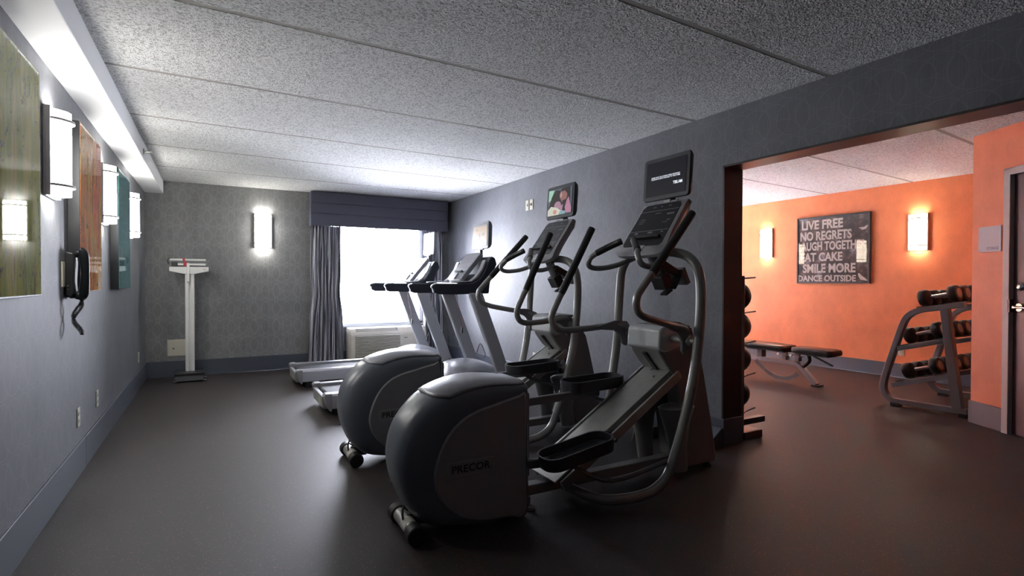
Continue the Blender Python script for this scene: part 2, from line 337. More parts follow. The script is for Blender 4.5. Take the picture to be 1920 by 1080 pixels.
# ------------------------------------------------------------------ mesh builder
class MB:
    def __init__(s): s.v = []; s.f = []
    def add(s, vs, fs):
        o = len(s.v); s.v += [tuple(p) for p in vs]; s.f += [tuple(i + o for i in f) for f in fs]; return s
    def box(s, x0, x1, y0, y1, z0, z1):
        vs = [(x, y, z) for x in (x0, x1) for y in (y0, y1) for z in (z0, z1)]
        return s.add(vs, [(0, 1, 3, 2), (4, 6, 7, 5), (0, 4, 5, 1), (2, 3, 7, 6), (0, 2, 6, 4), (1, 5, 7, 3)])
    def obox(s, c, size, rot):
        m = Euler(rot).to_matrix() if not isinstance(rot, Matrix) else rot
        c = Vector(c); hs = [q / 2 for q in size]
        vs = [c + m @ Vector((x * hs[0], y * hs[1], z * hs[2])) for x in (-1, 1) for y in (-1, 1) for z in (-1, 1)]
        return s.add(vs, [(0, 1, 3, 2), (4, 6, 7, 5), (0, 4, 5, 1), (2, 3, 7, 6), (0, 2, 6, 4), (1, 5, 7, 3)])
    def ring_loft(s, rings, caps=True, closed=False):
        k = len(rings[0]); vs = [p for r in rings for p in r]; fs = []
        nr = len(rings)
        for i in range(nr if closed else nr - 1):
            a = i * k; b = ((i + 1) % nr) * k
            for j in range(k):
                j2 = (j + 1) % k; fs.append((a + j, a + j2, b + j2, b + j))
        if caps and not closed:
            fs.append(tuple(range(k - 1, -1, -1))); fs.append(tuple((nr - 1) * k + j for j in range(k)))
        return s.add(vs, fs)
    def tube(s, pts, r, n=14, smooth=6, flat=None, closed=False):
        pts = [Vector(p) for p in pts]
        rs = r if isinstance(r, (list, tuple)) else [r] * len(pts)
        if smooth and len(pts) > 2: pts, rs = catmull(pts, rs, smooth)
        rings = []; up = None
        for i, p in enumerate(pts):
            a = pts[max(i - 1, 0)]; b = pts[min(i + 1, len(pts) - 1)]
            t = (b - a).normalized()
            if up is None:
                up = Vector((0, 0, 1)) if abs(t.z) < .9 else Vector((1, 0, 0))
                if flat is not None: up = Vector(flat[1])
            side = t.cross(up).normalized(); up2 = side.cross(t).normalized(); up = up2
            w = rs[i]; hgt = w * (flat[0] if flat else 1)
            rings.append([p + side * (math.cos(q) * w) + up2 * (math.sin(q) * hgt) for q in [2 * math.pi * j / n for j in range(n)]])
        return s.ring_loft(rings, True)
    def bar(s, pts, w, h, up=(0, 0, 1), smooth=0):
        """rectangular-section bar along pts: w across, h along up"""
        pts = [Vector(p) for p in pts]
        if smooth: pts, _ = catmull(pts, [1] * len(pts), smooth)
        up0 = Vector(up); rings = []
        for i, p in enumerate(pts):
            a = pts[max(i - 1, 0)]; b = pts[min(i + 1, len(pts) - 1)]; t = (b - a).normalized()
            side = t.cross(up0).normalized(); u = side.cross(t).normalized()
            rings.append([p + side * (sx * w / 2) + u * (sz * h / 2) for sx, sz in ((-1, -1), (1, -1), (1, 1), (-1, 1))])
        return s.ring_loft(rings, True)
    def cyl(s, p0, p1, r, n=20, r1=None):
        return s.tube([p0, p1], [r, r if r1 is None else r1], n, 0)
    def prism(s, poly, axis, a, b):
        """poly of 2D points; axis 'x': (y,z), 'y': (x,z), 'z': (x,y)"""
        def P(q, t):
            return {'x': (t, q[0], q[1]), 'y': (q[0], t, q[1]), 'z': (q[0], q[1], t)}[axis]
        return s.ring_loft([[P(q, a) for q in poly], [P(q, b) for q in poly]], True)
    def lathe(s, prof, p0, axis, n=24):
        ax = Vector(axis).normalized(); u = ax.orthogonal().normalized(); w = ax.cross(u); p0 = Vector(p0)
        return s.ring_loft([[p0 + ax * h + (u * math.cos(2 * math.pi * j / n) + w * math.sin(2 * math.pi * j / n)) * max(r, 1e-4) for j in range(n)] for r, h in prof], True)
    def sphere(s, c, r, n=20, sc=(1, 1, 1)):
        c = Vector(c); rings = []
        for i in range(n // 2 + 1):
            t = math.pi * i / (n // 2); rr = max(math.sin(t), 1e-3) * r
            rings.append([c + Vector((rr * math.cos(2 * math.pi * j / n) * sc[0], rr * math.sin(2 * math.pi * j / n) * sc[1], math.cos(t) * r * sc[2])) for j in range(n)])
        return s.ring_loft(rings, True)
    def build(s, name, m, parent=None, bevel=0, seg=2, sharp=35, org=None, subsurf=0):
        me = bpy.data.meshes.new(name)
        if org is None: org = parent_org(parent)
        if parent is None and org is None:
            xs, ys, zs = zip(*s.v); org = Vector(((min(xs) + max(xs)) / 2, (min(ys) + max(ys)) / 2, min(zs)))
        o_ = Vector(org) if org is not None else Vector((0, 0, 0))
        me.from_pydata([Vector(p) - o_ for p in s.v], [], s.f); me.update()
        bm = bmesh.new(); bm.from_mesh(me); bmesh.ops.recalc_face_normals(bm, faces=bm.faces); bm.to_mesh(me); bm.free()
        me.materials.append(m)
        for p in me.polygons: p.use_smooth = True
        me.set_sharp_from_angle(angle=R(sharp))
        o = bpy.data.objects.new(name, me); COL.objects.link(o)
        if parent is not None:
            o.parent = parent
            o['_org'] = tuple(o_)
            po_ = parent_org(parent)
        else:
            o.location = o_; o['_org'] = tuple(o_)
        if bevel:
            b = o.modifiers.new('bevel', 'BEVEL'); b.width = bevel; b.segments = seg; b.limit_method = 'ANGLE'; b.angle_limit = R(35)
            b.harden_normals = False
        if subsurf:
            b = o.modifiers.new('sub', 'SUBSURF'); b.levels = subsurf; b.render_levels = subsurf
        return o

def parent_org(p):
    if p is None: return None
    return Vector(p['_org']) if '_org' in p else None

def catmull(pts, rs, k):
    P = [pts[0]] + list(pts) + [pts[-1]]; Q = [rs[0]] + list(rs) + [rs[-1]]; out = []; orr = []
    for i in range(1, len(P) - 2):
        for j in range(k):
            t = j / k; a, b, c, d = P[i - 1], P[i], P[i + 1], P[i + 2]
            out.append(.5 * ((2 * b) + (c - a) * t + (2 * a - 5 * b + 4 * c - d) * t * t + (3 * b - a - 3 * c + d) * t ** 3)); orr.append(Q[i] + (Q[i + 1] - Q[i]) * t)
    out.append(P[-2]); orr.append(Q[-2]); return out, orr

def smooth_closed(poly, k=5):
    P = [Vector((*q, 0)) for q in poly]; n = len(P); out = []
    for i in range(n):
        a, b, c, d = P[i - 1], P[i], P[(i + 1) % n], P[(i + 2) % n]
        for j in range(k):
            t = j / k; q = .5 * ((2 * b) + (c - a) * t + (2 * a - 5 * b + 4 * c - d) * t * t + (3 * b - a - 3 * c + d) * t ** 3); out.append((q.x, q.y))
    return out

def rrect(x0, x1, y0, y1, r, n=5):
    out = []
    for cx, cy, a0 in ((x1 - r, y1 - r, 0), (x0 + r, y1 - r, 90), (x0 + r, y0 + r, 180), (x1 - r, y0 + r, 270)):
        for i in range(n + 1):
            a = R(a0 + 90 * i / n); out.append((cx + r * math.cos(a), cy + r * math.sin(a)))
    return out

def tag(o, label, cat, group=None, kind=None):
    if label: o['label'] = label
    if cat: o['category'] = cat
    if group: o['group'] = group
    if kind: o['kind'] = kind
    return o
def thing(name, label, cat, org=(0, 0, 0), group=None, rotz=0):
    o = bpy.data.objects.new(name, None); COL.objects.link(o); o.empty_display_size = .1
    o.location = org; o['_org'] = tuple(org); o.rotation_euler = (0, 0, rotz)
    return tag(o, label, cat, group)
def struct(mb, name, m, **k):
    k.setdefault('org', (0, 0, 0)); o = mb.build(name, m, None, **k); o['kind'] = 'structure'; return o
def copy_tree(o, parent=None):
    c = o.copy(); COL.objects.link(c); c.parent = parent
    if parent is not None: c.matrix_parent_inverse = o.matrix_parent_inverse
    for ch in list(o.children): copy_tree(ch, c)
    return c

def text_obj(name, txt, m, center, X, Y, width=None, height=None, parent=None, thick=.001, bold=0.0):
    """lettering laid flat: local x->X, y->Y, at world centre"""
    cu = bpy.data.curves.new(name, 'FONT'); cu.body = txt; cu.size = 1; cu.offset = bold; cu.resolution_u = 3; cu.align_x = 'LEFT'
    tmp = bpy.data.objects.new('lettering_source', cu); COL.objects.link(tmp)
    bpy.context.view_layer.update()
    me = bpy.data.meshes.new_from_object(tmp.evaluated_get(bpy.context.evaluated_depsgraph_get()))
    bpy.data.objects.remove(tmp); bpy.data.curves.remove(cu)
    vs = [v.co.copy() for v in me.vertices]; fs = [tuple(p.vertices) for p in me.polygons]; bpy.data.meshes.remove(me)
    x0, x1 = min(v.x for v in vs), max(v.x for v in vs); y0, y1 = min(v.y for v in vs), max(v.y for v in vs)
    sx = (width / (x1 - x0)) if width else None; sy = (height / (y1 - y0)) if height else None
    if sx is None: sx = sy
    if sy is None: sy = sx
    X = Vector(X); Y = Vector(Y); N = X.cross(Y); C = Vector(center)
    mb = MB(); mb.add([C + X * ((v.x - (x0 + x1) / 2) * sx) + Y * ((v.y - (y0 + y1) / 2) * sy) + N * thick for v in vs], fs)
    return mb.build(name, m, parent)

# ------------------------------------------------------------------ room shell
T = .12
struct(MB().box(XL - T, XO + T, YB - T, YF + T, -.1, 0), 'floor', M['floor'])
def ceiling(x0, x1, y0, y1, seams, slope, xref, name):
    mb = MB(); g = .017
    ys = [y0] + seams + [y1]
    for i in range(len(ys) - 1):
        a, b = ys[i], ys[i + 1]
        def yy(y, x, e): return (y + slope * (x - xref) + e) if y not in (y0, y1) else y
        poly = [(x0, yy(a, x0, g)), (x1, yy(a, x1, g)), (x1, yy(b, x1, -g)), (x0, yy(b, x0, -g))]
        mb.prism(poly, 'z', CH, CH + .02)
    o = struct(mb, name, M['ceil'])
    bk = MB().box(x0 - .1, x1 + .1, y0 - .1, y1 + .1, CH + .0012, CH + .14).build('seam_backing', M['seam'], o)
    return o
ceiling(XL, XR + .05, YB, YF, [-1.2, -.17, .87, 1.925, 2.96, 3.99, 5.05, 6.05, 7.1], .045, 3.2, 'ceiling')
ceiling(XT - .05, XO, YB, YN, [0.1, 1.1, 2.17, 3.24, 4.30, 5.35, 6.4, 7.4], .085, 5.2, 'ceiling')
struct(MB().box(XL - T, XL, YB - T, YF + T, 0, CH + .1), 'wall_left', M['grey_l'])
# far wall with the window opening
WX0, WX1, WZ0, WZ1 = 1.42, 2.82, .555, 2.07
mb = MB().box(XL, WX0, YF, YF + .2, 0, CH + .1).box(WX1, XR + .2, YF, YF + .2, 0, CH + .1).box(WX0, WX1, YF, YF + .2, 0, WZ0).box(WX0, WX1, YF, YF + .2, WZ1, CH + .1)
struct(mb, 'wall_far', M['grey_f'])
# wall between the rooms with wide opening
mb = MB().box(XR, XT, YO + .012, YF + .1, 0, CH + .1).box(XR, XT, YO2, YO + .012, HZ + .012, CH + .1).box(XR, XT, YB - T, YO2, 0, CH + .1)
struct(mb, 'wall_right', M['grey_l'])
struct(MB().box(XL - T, XO + T, YB - T, YB, 0, CH + .1), 'wall_back', M['grey_f'])
# orange room
struct(MB().box(XO, XO + T, YB, YN + T, 0, CH + .1), 'wall_east', M['orange'])
struct(MB().box(XT, XO + T, YN, YN + T, 0, CH + .1), 'wall_north', M['orange_a'])
def Wp(t, z, off=0): return (SX + DX * t - DY * off, SY + DY * t + DX * off, z)
def wbox(mb, t0, t1, z0, z1, o0, o1):
    vs = [Wp(t, z, o) for t in (t0, t1) for o in (o0, o1) for z in (z0, z1)]
    return mb.add(vs, [(0, 1, 3, 2), (4, 6, 7, 5), (0, 4, 5, 1), (2, 3, 7, 6), (0, 2, 6, 4), (1, 5, 7, 3)])
TL = -4.38
mb = MB(); wbox(mb, -.33, 0, 0, CH + .1, -.14, 0); wbox(mb, -1.36, -.33, 2.10, CH + .1, -.14, 0); wbox(mb, TL, -1.36, 0, CH + .1, -.14, 0)
struct(mb, 'wall_storage', M['orange_a'])
struct(MB().prism([(SX, SY), (XO, SY), (XO, SY - .12), (SX - .02, SY - .12)], 'z', 0, CH + .1), 'wall_alcove', M['orange_a'])
# baseboards
bt = .010
struct(MB().box(XL, XL + bt, YB, 4.36, 0, BB).box(XL, XL + bt, 4.364, YF, 0, BB), 'baseboard_left', M['bb'], bevel=.003)
struct(MB().box(XL + bt, XR, YF - bt, YF, 0, BB), 'baseboard_far', M['bb'], bevel=.003)
struct(MB().box(XR - bt, XR, YO, YF - bt, 0, BB).box(XR - bt, XR, YB, YO2, 0, BB), 'baseboard_right', M['bb'], bevel=.003)
struct(MB().box(XO - bt, XO, SY, YN, 0, .175), 'baseboard_east', M['bb'], bevel=.003)
struct(MB().box(XT, XO - bt, YN - bt, YN, 0, .175), 'baseboard_north', M['bb'], bevel=.003)
mb = MB(); wbox(mb, -.325, .012, 0, .19, 0, .012); wbox(mb, TL, -1.42, 0, .19, 0, .012)
mb.box(SX, XO - bt, SY, SY + .012, 0, .19)
struct(mb, 'baseboard_storage', M['bb'], bevel=.003)
struct(MB().box(XT, XT + bt, YO, YN - bt, 0, BB), 'baseboard_partition', M['bb'], bevel=.003)
struct(MB().box(XR - bt, XT + bt, YO - .012, YO + .002, 0, BB), 'baseboard_jamb', M['bb'], bevel=.002)
# opening lining
struct(MB().box(XR - .004, XT + .004, YO, YO + .014, BB, HZ + .012), 'trim_1', M['jamb'])
struct(MB().box(XR - .004, XT + .004, YO2, YO + .014, HZ, HZ + .014), 'trim_2', M['jamb'])
struct(MB().box(XR - .004, XT + .004, YO2 - .012, YO2, 0, HZ + .014), 'trim_3', M['jamb'])
# soffit along the left wall
struct(MB().box(XL, XL + .194, YB, YF, 2.283, CH + .01), 'trim_4', M['soffit'], bevel=.004)

# window
wn = MB()
fr = .045
wn.box(WX0, WX0 + fr, YF + .02, YF + .12, WZ0, WZ1).box(WX1 - fr, WX1, YF + .02, YF + .12, WZ0, WZ1).box(WX0, WX1, YF + .02, YF + .12, WZ1 - fr, WZ1).box(WX0, WX1, YF + .02, YF + .12, WZ0, WZ0 + fr)
wn.box((WX0 + WX1) / 2 - .02, (WX0 + WX1) / 2 + .02, YF + .04, YF + .09, WZ0 + fr, WZ1 - fr)
w = struct(wn, 'window_1', M['win'], bevel=.004)
MB().box(WX0 + fr, WX1 - fr, YF + .075, YF + .079, WZ0 + fr, WZ1 - fr).build('pane', M['pane'], w)
MB().box(WX0 - .03, WX1 + .03, YF - .035, YF + .02, WZ0 - .012, WZ0 + .012).build('window_sill', M['win'], w, bevel=.003)
bl = thing('window_blind', 'white horizontal slat blind glowing in the bright window', 'blind', (2.12, YF + .005, .6))
MB().box(WX0 + .05, WX1 - .10, YF - .014, YF + .018, WZ1 - .045, WZ1).build('headrail', M['win'], bl, bevel=.003)
sl = MB(); z = WZ0 + .05
while z < WZ1 - .05:
    sl.obox(((WX0 + WX1) / 2 - .025, YF + .003, z), (WX1 - WX0 - .16, .026, .0012), (R(14), 0, 0)); z += .030
sl.build('slats', M['blind'], bl)
MB().box(WX0 + .05, WX1 - .10, YF - .012, YF + .014, WZ0 + .016, WZ0 + .034).build('bottom_rail', M['win'], bl, bevel=.003)
cr = MB()
for x in (1.62, 2.12, 2.6): cr.cyl((x, YF - .012, WZ0 + .03), (x, YF - .012, WZ1 - .03), .0012, 6)
cr.build('ladder_cord', M['win'], bl)

# storage door
d = MB(); wbox(d, -1.33, -.368, .008, 2.045, -.06, -.018)
door = struct(d, 'door_1', M['door'], bevel=.002)
mb = MB(); wbox(mb, -.375, -.318, 0, 2.10, -.13, .018); wbox(mb, -1.40, -1.325, 0, 2.10, -.13, .018); wbox(mb, -1.40, -.318, 2.045, 2.10, -.13, .018)
struct(mb, 'trim_5', M['dframe'], bevel=.003)
nv = Vector((-DY, DX, 0)); dv = Vector((DX, DY, 0))
hd = MB(); c = Vector(Wp(-.435, 1.005, -.018))
hd.cyl(c, c + nv * .012, .031, 24).cyl(c + nv * .01, c + nv * .055, .011, 14)
hd.tube([c + nv * .052, c + nv * .055 - dv * .03, c + nv * .055 - dv * .12], [.010, .010, .008], 12, 4)
hd.build('door_handle', M['chrome'], door)
hd = MB(); c = Vector(Wp(-.445, 1.165, -.018)); hd.lathe([(.0, 0), (.031, 0), (.031, .012), (.024, .02), (.012, .024), (0, .024)], c, nv); hd.build('deadbolt', M['chrome'], door)
hd = MB(); wbox(hd, -.385, -.366, .965, 1.065, -.02, .020); hd.build('latch_plate', M['black'], door)

# ------------------------------------------------------------------ sconces
def make_sconce(name, label, glow):
    o = thing(name, label, 'wall light', (0, 0, 0))
    MB().box(-.105, .105, 0, .012, -.225, .225).build('backplate', M['sconce_grey'], o, bevel=.003)
    n = 16; rings = []
    for zz in (-.212, .212):
        outer = [(-.092 + .184 * i / n, .014 + .080 * math.sin(math.pi * i / n) ** .55) for i in range(n + 1)]
        inner = [(x * .95, max(.013, y - .005)) for x, y in reversed(outer)]
        rings.append([(x, y, zz) for x, y in outer + inner])
    MB().ring_loft(rings, True).build('glass_shade', glow, o, sharp=60)
    for zz in (-.165, .165):
        pts = [(-.101 + .202 * i / n, .012 + .094 * math.sin(math.pi * i / n) ** .55, zz) for i in range(n + 1)]
        MB().bar(pts, .006, .013, up=(0, 0, 1)).build('band', M['sconce_grey'], o)
    for x in (-.101, .101):
        MB().box(x - .005, x + .005, .0121, .030, -.222, .222).build('side_rail', M['sconce_grey'], o, bevel=.001)
    MB().cyl((0, .045, -.15), (0, .045, .15), .016, 12).build('lamp_tube', glow, o)
    return o
s0 = make_sconce('wall_sconce', 'lit white glass sconce on the grey end wall beside the window curtain', M['glow_cool'])
s0.location = (.581, YF, 1.872); s0.rotation_euler = (0, 0, R(180)); s0['group'] = 'wall sconces'
for y, lb in ((3.545, 'lit white glass sconce on the left wall between the olive and the rust prints'), (5.015, 'lit white glass sconce on the left wall between the rust and the teal prints'), (6.46, 'lit white glass sconce on the left wall past the teal print, nearest the end wall')):
    s = copy_tree(s0); s.location = (XL, y, 1.845); s.rotation_euler = (0, 0, R(-90)); s['label'] = lb
w0 = make_sconce('wall_sconce', 'lit warm glass sconce on the orange wall right of the word poster', M['glow_warm'])
w0.location = (XO, 3.364, 1.815); w0.rotation_euler = (0, 0, R(90)); w0['group'] = 'wall sconces'
for y, lb in ((6.18, 'nearer'), (7.50, 'farther')):
    s = copy_tree(w0); s.location = (XT, y, 1.83); s.rotation_euler = (0, 0, R(-90)); s['label'] = 'lit warm glass sconce on the hidden side of the partition wall, %s of the two' % lb
s = copy_tree(w0); s.location = (XO, 5.432, 1.805); s['label'] = 'lit warm glass sconce on the orange wall above the bench, left of the word poster'

# ------------------------------------------------------------------ pictures on the left wall
for i, (y0, m, nm) in enumerate(((2.455, 'art1', 'olive and yellow abstract print with a glossy face, nearest on the left wall'), (3.945, 'art2', 'rust orange abstract print in a deep black box frame above the wall phone'), (5.40, 'art3', 'teal abstract print in a black box frame, farthest on the left wall'))):
    o = thing('framed_print', nm, 'picture', (XL, y0 + .335, 1.13), 'abstract prints on the left wall')
    x1 = XL + .058; z0, z1 = 1.13, 2.125
    MB().box(XL, x1, y0, y0 + .67, z0, z1).build('box_frame', M['frame'], o, bevel=.002)
    MB().box(x1 - .001, x1 + .0025, y0 + .007, y0 + .663, z0 + .008, z1 - .008).build('print', M[m], o)

# ------------------------------------------------------------------ electrical plates, phone, sprinkler
def plate_x(x, y, z, side, name, label, cat, grp, kind='outlet', m='ivory', w=.07, h=.115):
    o = thing(name, label, cat, (x, y, z), grp); sx = .006 * side
    MB().box(min(x, x + sx), max(x, x + sx), y - w / 2, y + w / 2, z - h / 2, z + h / 2).build('cover_plate', M[m], o, bevel=.002)
    if kind == 'outlet':
        for dz in (-.022, .022):
            MB().prism(rrect(y - .016, y + .016, z + dz - .013, z + dz + .013, .008), 'x', x + sx, x + sx * 1.4).build('socket', M[m], o)
            k = MB()
            for dy in (-.006, .006): k.box(min(x + sx * 1.4, x + sx * 1.5), max(x + sx * 1.4, x + sx * 1.5), y + dy - .001, y + dy + .001, z + dz - .004, z + dz + .005)
            k.build('socket_slot', M['black'], o)
    else:
        MB().box(min(x + sx, x + sx * 2.2), max(x + sx, x + sx * 2.2), y - .008, y + .008, z - .014, z + .014).build('toggle', M['black' if kind == 'dark' else m], o, bevel=.001)
    return o
plate_x(XL, 4.18, .36, 1, 'wall_outlet', 'ivory outlet low on the left wall, nearest the camera', 'outlet', 'outlets on the left wall')
plate_x(XL, 4.79, .36, 1, 'wall_outlet', 'ivory outlet low on the left wall, middle one of three', 'outlet', 'outlets on the left wall')
plate_x(XL, 7.23, .352, 1, 'wall_outlet', 'ivory outlet low on the left wall close to the far corner', 'outlet', 'outlets on the left wall')
plate_x(XR, 5.32, .32, -1, 'wall_outlet', 'ivory outlet on the grey wall between elliptical and treadmill', 'outlet', None)
plate_x(XR, 5.49, 2.10, -1, 'switch_plate', 'ivory wall plate high on the grey wall, left one of the pair', 'switch', 'plates high on the grey wall', 'switch', h=.12)
plate_x(XR, 5.395, 2.10, -1, 'switch_plate', 'ivory wall plate with dark toggle high on the grey wall, right one of the pair', 'switch', 'plates high on the grey wall', 'dark', h=.12)
plate_x(XO, 3.545, .345, -1, 'wall_outlet', 'ivory outlet on the orange wall behind the dumbbell rack', 'outlet', None, h=.14)

o = thing('access_panel', 'square cream access panel low on the end wall behind the scale', 'panel', (-.4, YF, .26))
MB().box(-.507, -.24, YF - .008, YF, .256, .466).build('frame', M['ivory'], o, bevel=.002)
MB().box(-.499, -.248, YF - .013, YF - .0079, .264, .458).build('door_leaf', M['ivory'], o, bevel=.002)
MB().cyl((-.44, YF - .012, .355), (-.44, YF - .020, .355), .011, 14).build('lock', M['steel'], o)

o = thing('sprinkler_head', 'small metal sprinkler head on the side of the white soffit', 'sprinkler', (XL + .194, 5.77, 2.34))
x = XL + .194
MB().cyl((x, 5.77, 2.345), (x + .006, 5.77, 2.345), .028, 20).build('escutcheon', M['nickel'], o)
MB().cyl((x + .005, 5.77, 2.345), (x + .05, 5.77, 2.345), .008, 10).build('nozzle', M['nickel'], o)
MB().cyl((x + .06, 5.77, 2.350), (x + .063, 5.77, 2.350), .018, 14).bar([(x + .045, 5.77, 2.345), (x + .062, 5.77, 2.350)], .004, .012).build('deflector', M['nickel'], o)

o = thing('wall_telephone', 'black wall telephone with coiled cord on the left wall', 'telephone', (XL, 3.91, 1.0))
MB().box(XL, XL + .006, 3.795, 3.99, 1.165, 1.305).build('wall_plate', M['ivory'], o, bevel=.001)
prof = [(XL + .006, 1.115), (XL + .035, 1.095), (XL + .048, 1.13), (XL + .046, 1.20), (XL + .050, 1.30), (XL + .046, 1.355), (XL + .006, 1.365)]
MB().prism(prof, 'y', 3.845, 3.985).build('base', M['black'], o, bevel=.008)
MB().tube([(XL + .060, 3.90, 1.10), (XL + .080, 3.90, 1.13), (XL + .088, 3.90, 1.24), (XL + .080, 3.90, 1.345), (XL + .060, 3.90, 1.375)], [.024, .026, .020, .026, .024], 16, 6, flat=(.75, (0, 1, 0))).build('handset', M['gloss'], o)
for zz in (1.115, 1.355): MB().lathe([(.018, 0), (.024, .010), (.024, .022), (.0, .022)], (XL + .040, 3.90, zz), (1, 0, 0), 18).build('ear_cup', M['black'], o)
kb = MB()
for zz in (1.17, 1.15): kb.cyl((XL + .02, 3.845, zz), (XL + .02, 3.841, zz), .005, 10)
kb.build('dial_button', M['nickel'], o)
pts = []; N = 420
for i in range(N):
    t = i / (N - 1); path = t * 2
    zc = 1.10 - .205 * (path if path < 1 else 2 - path) * 1.03
    tw = path * 2 * math.pi * 1.1
    cx = XL + .055 + .020 * math.cos(tw); cy = 3.885 + .020 * math.sin(tw) + (.0 if path < 1 else .004)
    a = t * 2 * math.pi * 62; rr = .0085
    pts.append((cx + rr * math.cos(a), cy + rr * math.sin(a), zc))
MB().tube(pts, .0021, 5, 0).build('coiled_cord', M['black'], o)

# ------------------------------------------------------------------ doctor's scale
o = thing('physician_scale', 'white upright beam scale with a dark platform in the far left corner', 'scale', (-.25, 7.55, 0))
MB().prism(rrect(-.405, -.10, 7.42, 7.70, .01), 'z', .080, .108).build('platform', M['black'], o, bevel=.004)
MB().box(-.40, -.105, 7.43, 7.70, .012, .080).box(-.425, -.38, 7.44, 7.50, 0, .02).box(-.125, -.08, 7.44, 7.50, 0, .02).box(-.425, -.38, 7.66, 7.71, 0, .02).box(-.125, -.08, 7.66, 7.71, 0, .02).build('base', M['steel'], o, bevel=.006)
MB().box(-.300, -.262, 7.585, 7.64, .105, 1.29).box(-.243, -.205, 7.585, 7.64, .105, 1.29).box(-.262, -.243, 7.60, 7.64, .105, 1.29).build('column', M['white'], o, bevel=.004)
MB().prism([(-.461, 1.37), (-.052, 1.37), (-.052, 1.318), (-.13, 1.302), (-.20, 1.285), (-.305, 1.285), (-.38, 1.30), (-.461, 1.318)], 'y', 7.56, 7.66).build('beam_head', M['white'], o, bevel=.004)
MB().box(-.282, -.252, 7.545, 7.558, 1.19, 1.415).build('height_slider', M['white'], o, bevel=.004)
MB().box(-.279, -.256, 7.54, 7.562, 1.183, 1.19).build('slider_foot', M['steel'], o)
MB().box(-.455, -.082, 7.60, 7.612, 1.445, 1.468).build('upper_beam', M['white'], o, bevel=.002)
tk = MB()
for i in range(30): tk.box(-.44 + i * .0115, -.4385 + i * .0115, 7.5985, 7.5999, 1.45, 1.460)
tk.build('graduations', M['black'], o)
MB().box(-.42, -.085, 7.59, 7.604, 1.39, 1.412).build('lower_beam', M['white'], o, bevel=.002)
MB().box(-.44, -.16, 7.615, 7.63, 1.372, 1.44).build('beam_bracket', M['steel'], o, bevel=.003)
MB().box(-.435, -.375, 7.575, 7.605, 1.376, 1.428).build('counterweight', M['black'], o, bevel=.005)
MB().box(-.315, -.275, 7.575, 7.606, 1.376, 1.430).build('sliding_weight', M['red'], o, bevel=.004)
MB().box(-.325, -.300, 7.592, 7.62, 1.440, 1.474).build('small_weight', M['red'], o, bevel=.003)
MB().tube([(-.47, 7.60, 1.40), (-.475, 7.60, 1.45), (-.455, 7.60, 1.474)], .010, 8, 4).tube([(-.085, 7.6, 1.46), (-.06, 7.6, 1.43), (-.085, 7.6, 1.40)], .006, 8, 4).build('beam_end', M['chrome'], o)
text_obj('maker_mark', 'seca', M['red'], (-.098, 7.5598, 1.343), (1, 0, 0), (0, 0, 1), width=.036, parent=o)

# ------------------------------------------------------------------ window dressing
o = thing('window_valance', 'charcoal fabric cornice valance over the window', 'valance', (2.156, YF, 1.96))
MB().box(1.166, 3.147, 7.740, 7.752, 1.965, 2.425).box(1.166, 1.178, 7.752, YF - .002, 1.965, 2.425).box(3.135, 3.147, 7.752, YF - .002, 1.965, 2.425).box(1.178, 3.135, 7.752, YF - .002, 2.413, 2.425).build('box', M['valance'], o, bevel=.003)
for z0, z1 in ((1.962, 2.128), (2.131, 2.275), (2.278, 2.43)):
    MB().box(1.160, 3.153, 7.728, 7.742, z0, z1).build('padded_band', M['valance'], o, bevel=.006, seg=3)
def curtain(xa, xb, fl0, fl1, name, label):
    n, mz = 150, 22; vs = []; fs = []; uvs = []
    folds = 8.5 * (xb - xa) / .42
    for j in range(mz + 1):
        v = j / mz; z = .012 + (1.972 - .012) * v
        spread = (1 - v) ** 2
        pinch = .025 * math.exp(-((v - .52) / .10) ** 2)
        for i in range(n + 1):
            u = i / n
            x0 = xa - fl0 * spread + pinch; x1 = xb + fl1 * spread - pinch
            amp = .030 + .018 * spread
            ph = u * folds * 2 * math.pi + .5 * math.sin(v * 4 + u * 9)
            y = YF - .095 + amp * math.sin(ph) + .010 * math.sin(ph * 2.3 + v * 3)
            x = x0 + (x1 - x0) * u + .008 * math.sin(ph * .5 + v * 6)
            vs.append((x, y, z)); uvs.append((u * 1.0 * (xb - xa) / .42, v))
    for j in range(mz):
        for i in range(n):
            a = j * (n + 1) + i; fs.append((a, a + 1, a + n + 2, a + n + 1))
    mb = MB(); mb.add(vs, fs); o = mb.build(name, M['curtain'], None, sharp=80)
    uvl = o.data.uv_layers.new(name='UVMap')
    for lp in o.data.loops: uvl.data[lp.index].uv = uvs[lp.vertex_index]
    so = o.modifiers.new('thick', 'SOLIDIFY'); so.thickness = .003
    return tag(o, label, 'curtain', 'striped curtains at the window')
curtain(1.185, 1.575, .065, .035, 'curtain', 'grey curtain with thin white vertical stripes left of the window')
curtain(2.80, 3.12, .02, .0, 'curtain', 'grey curtain with thin white vertical stripes right of the window, behind the treadmill screen')

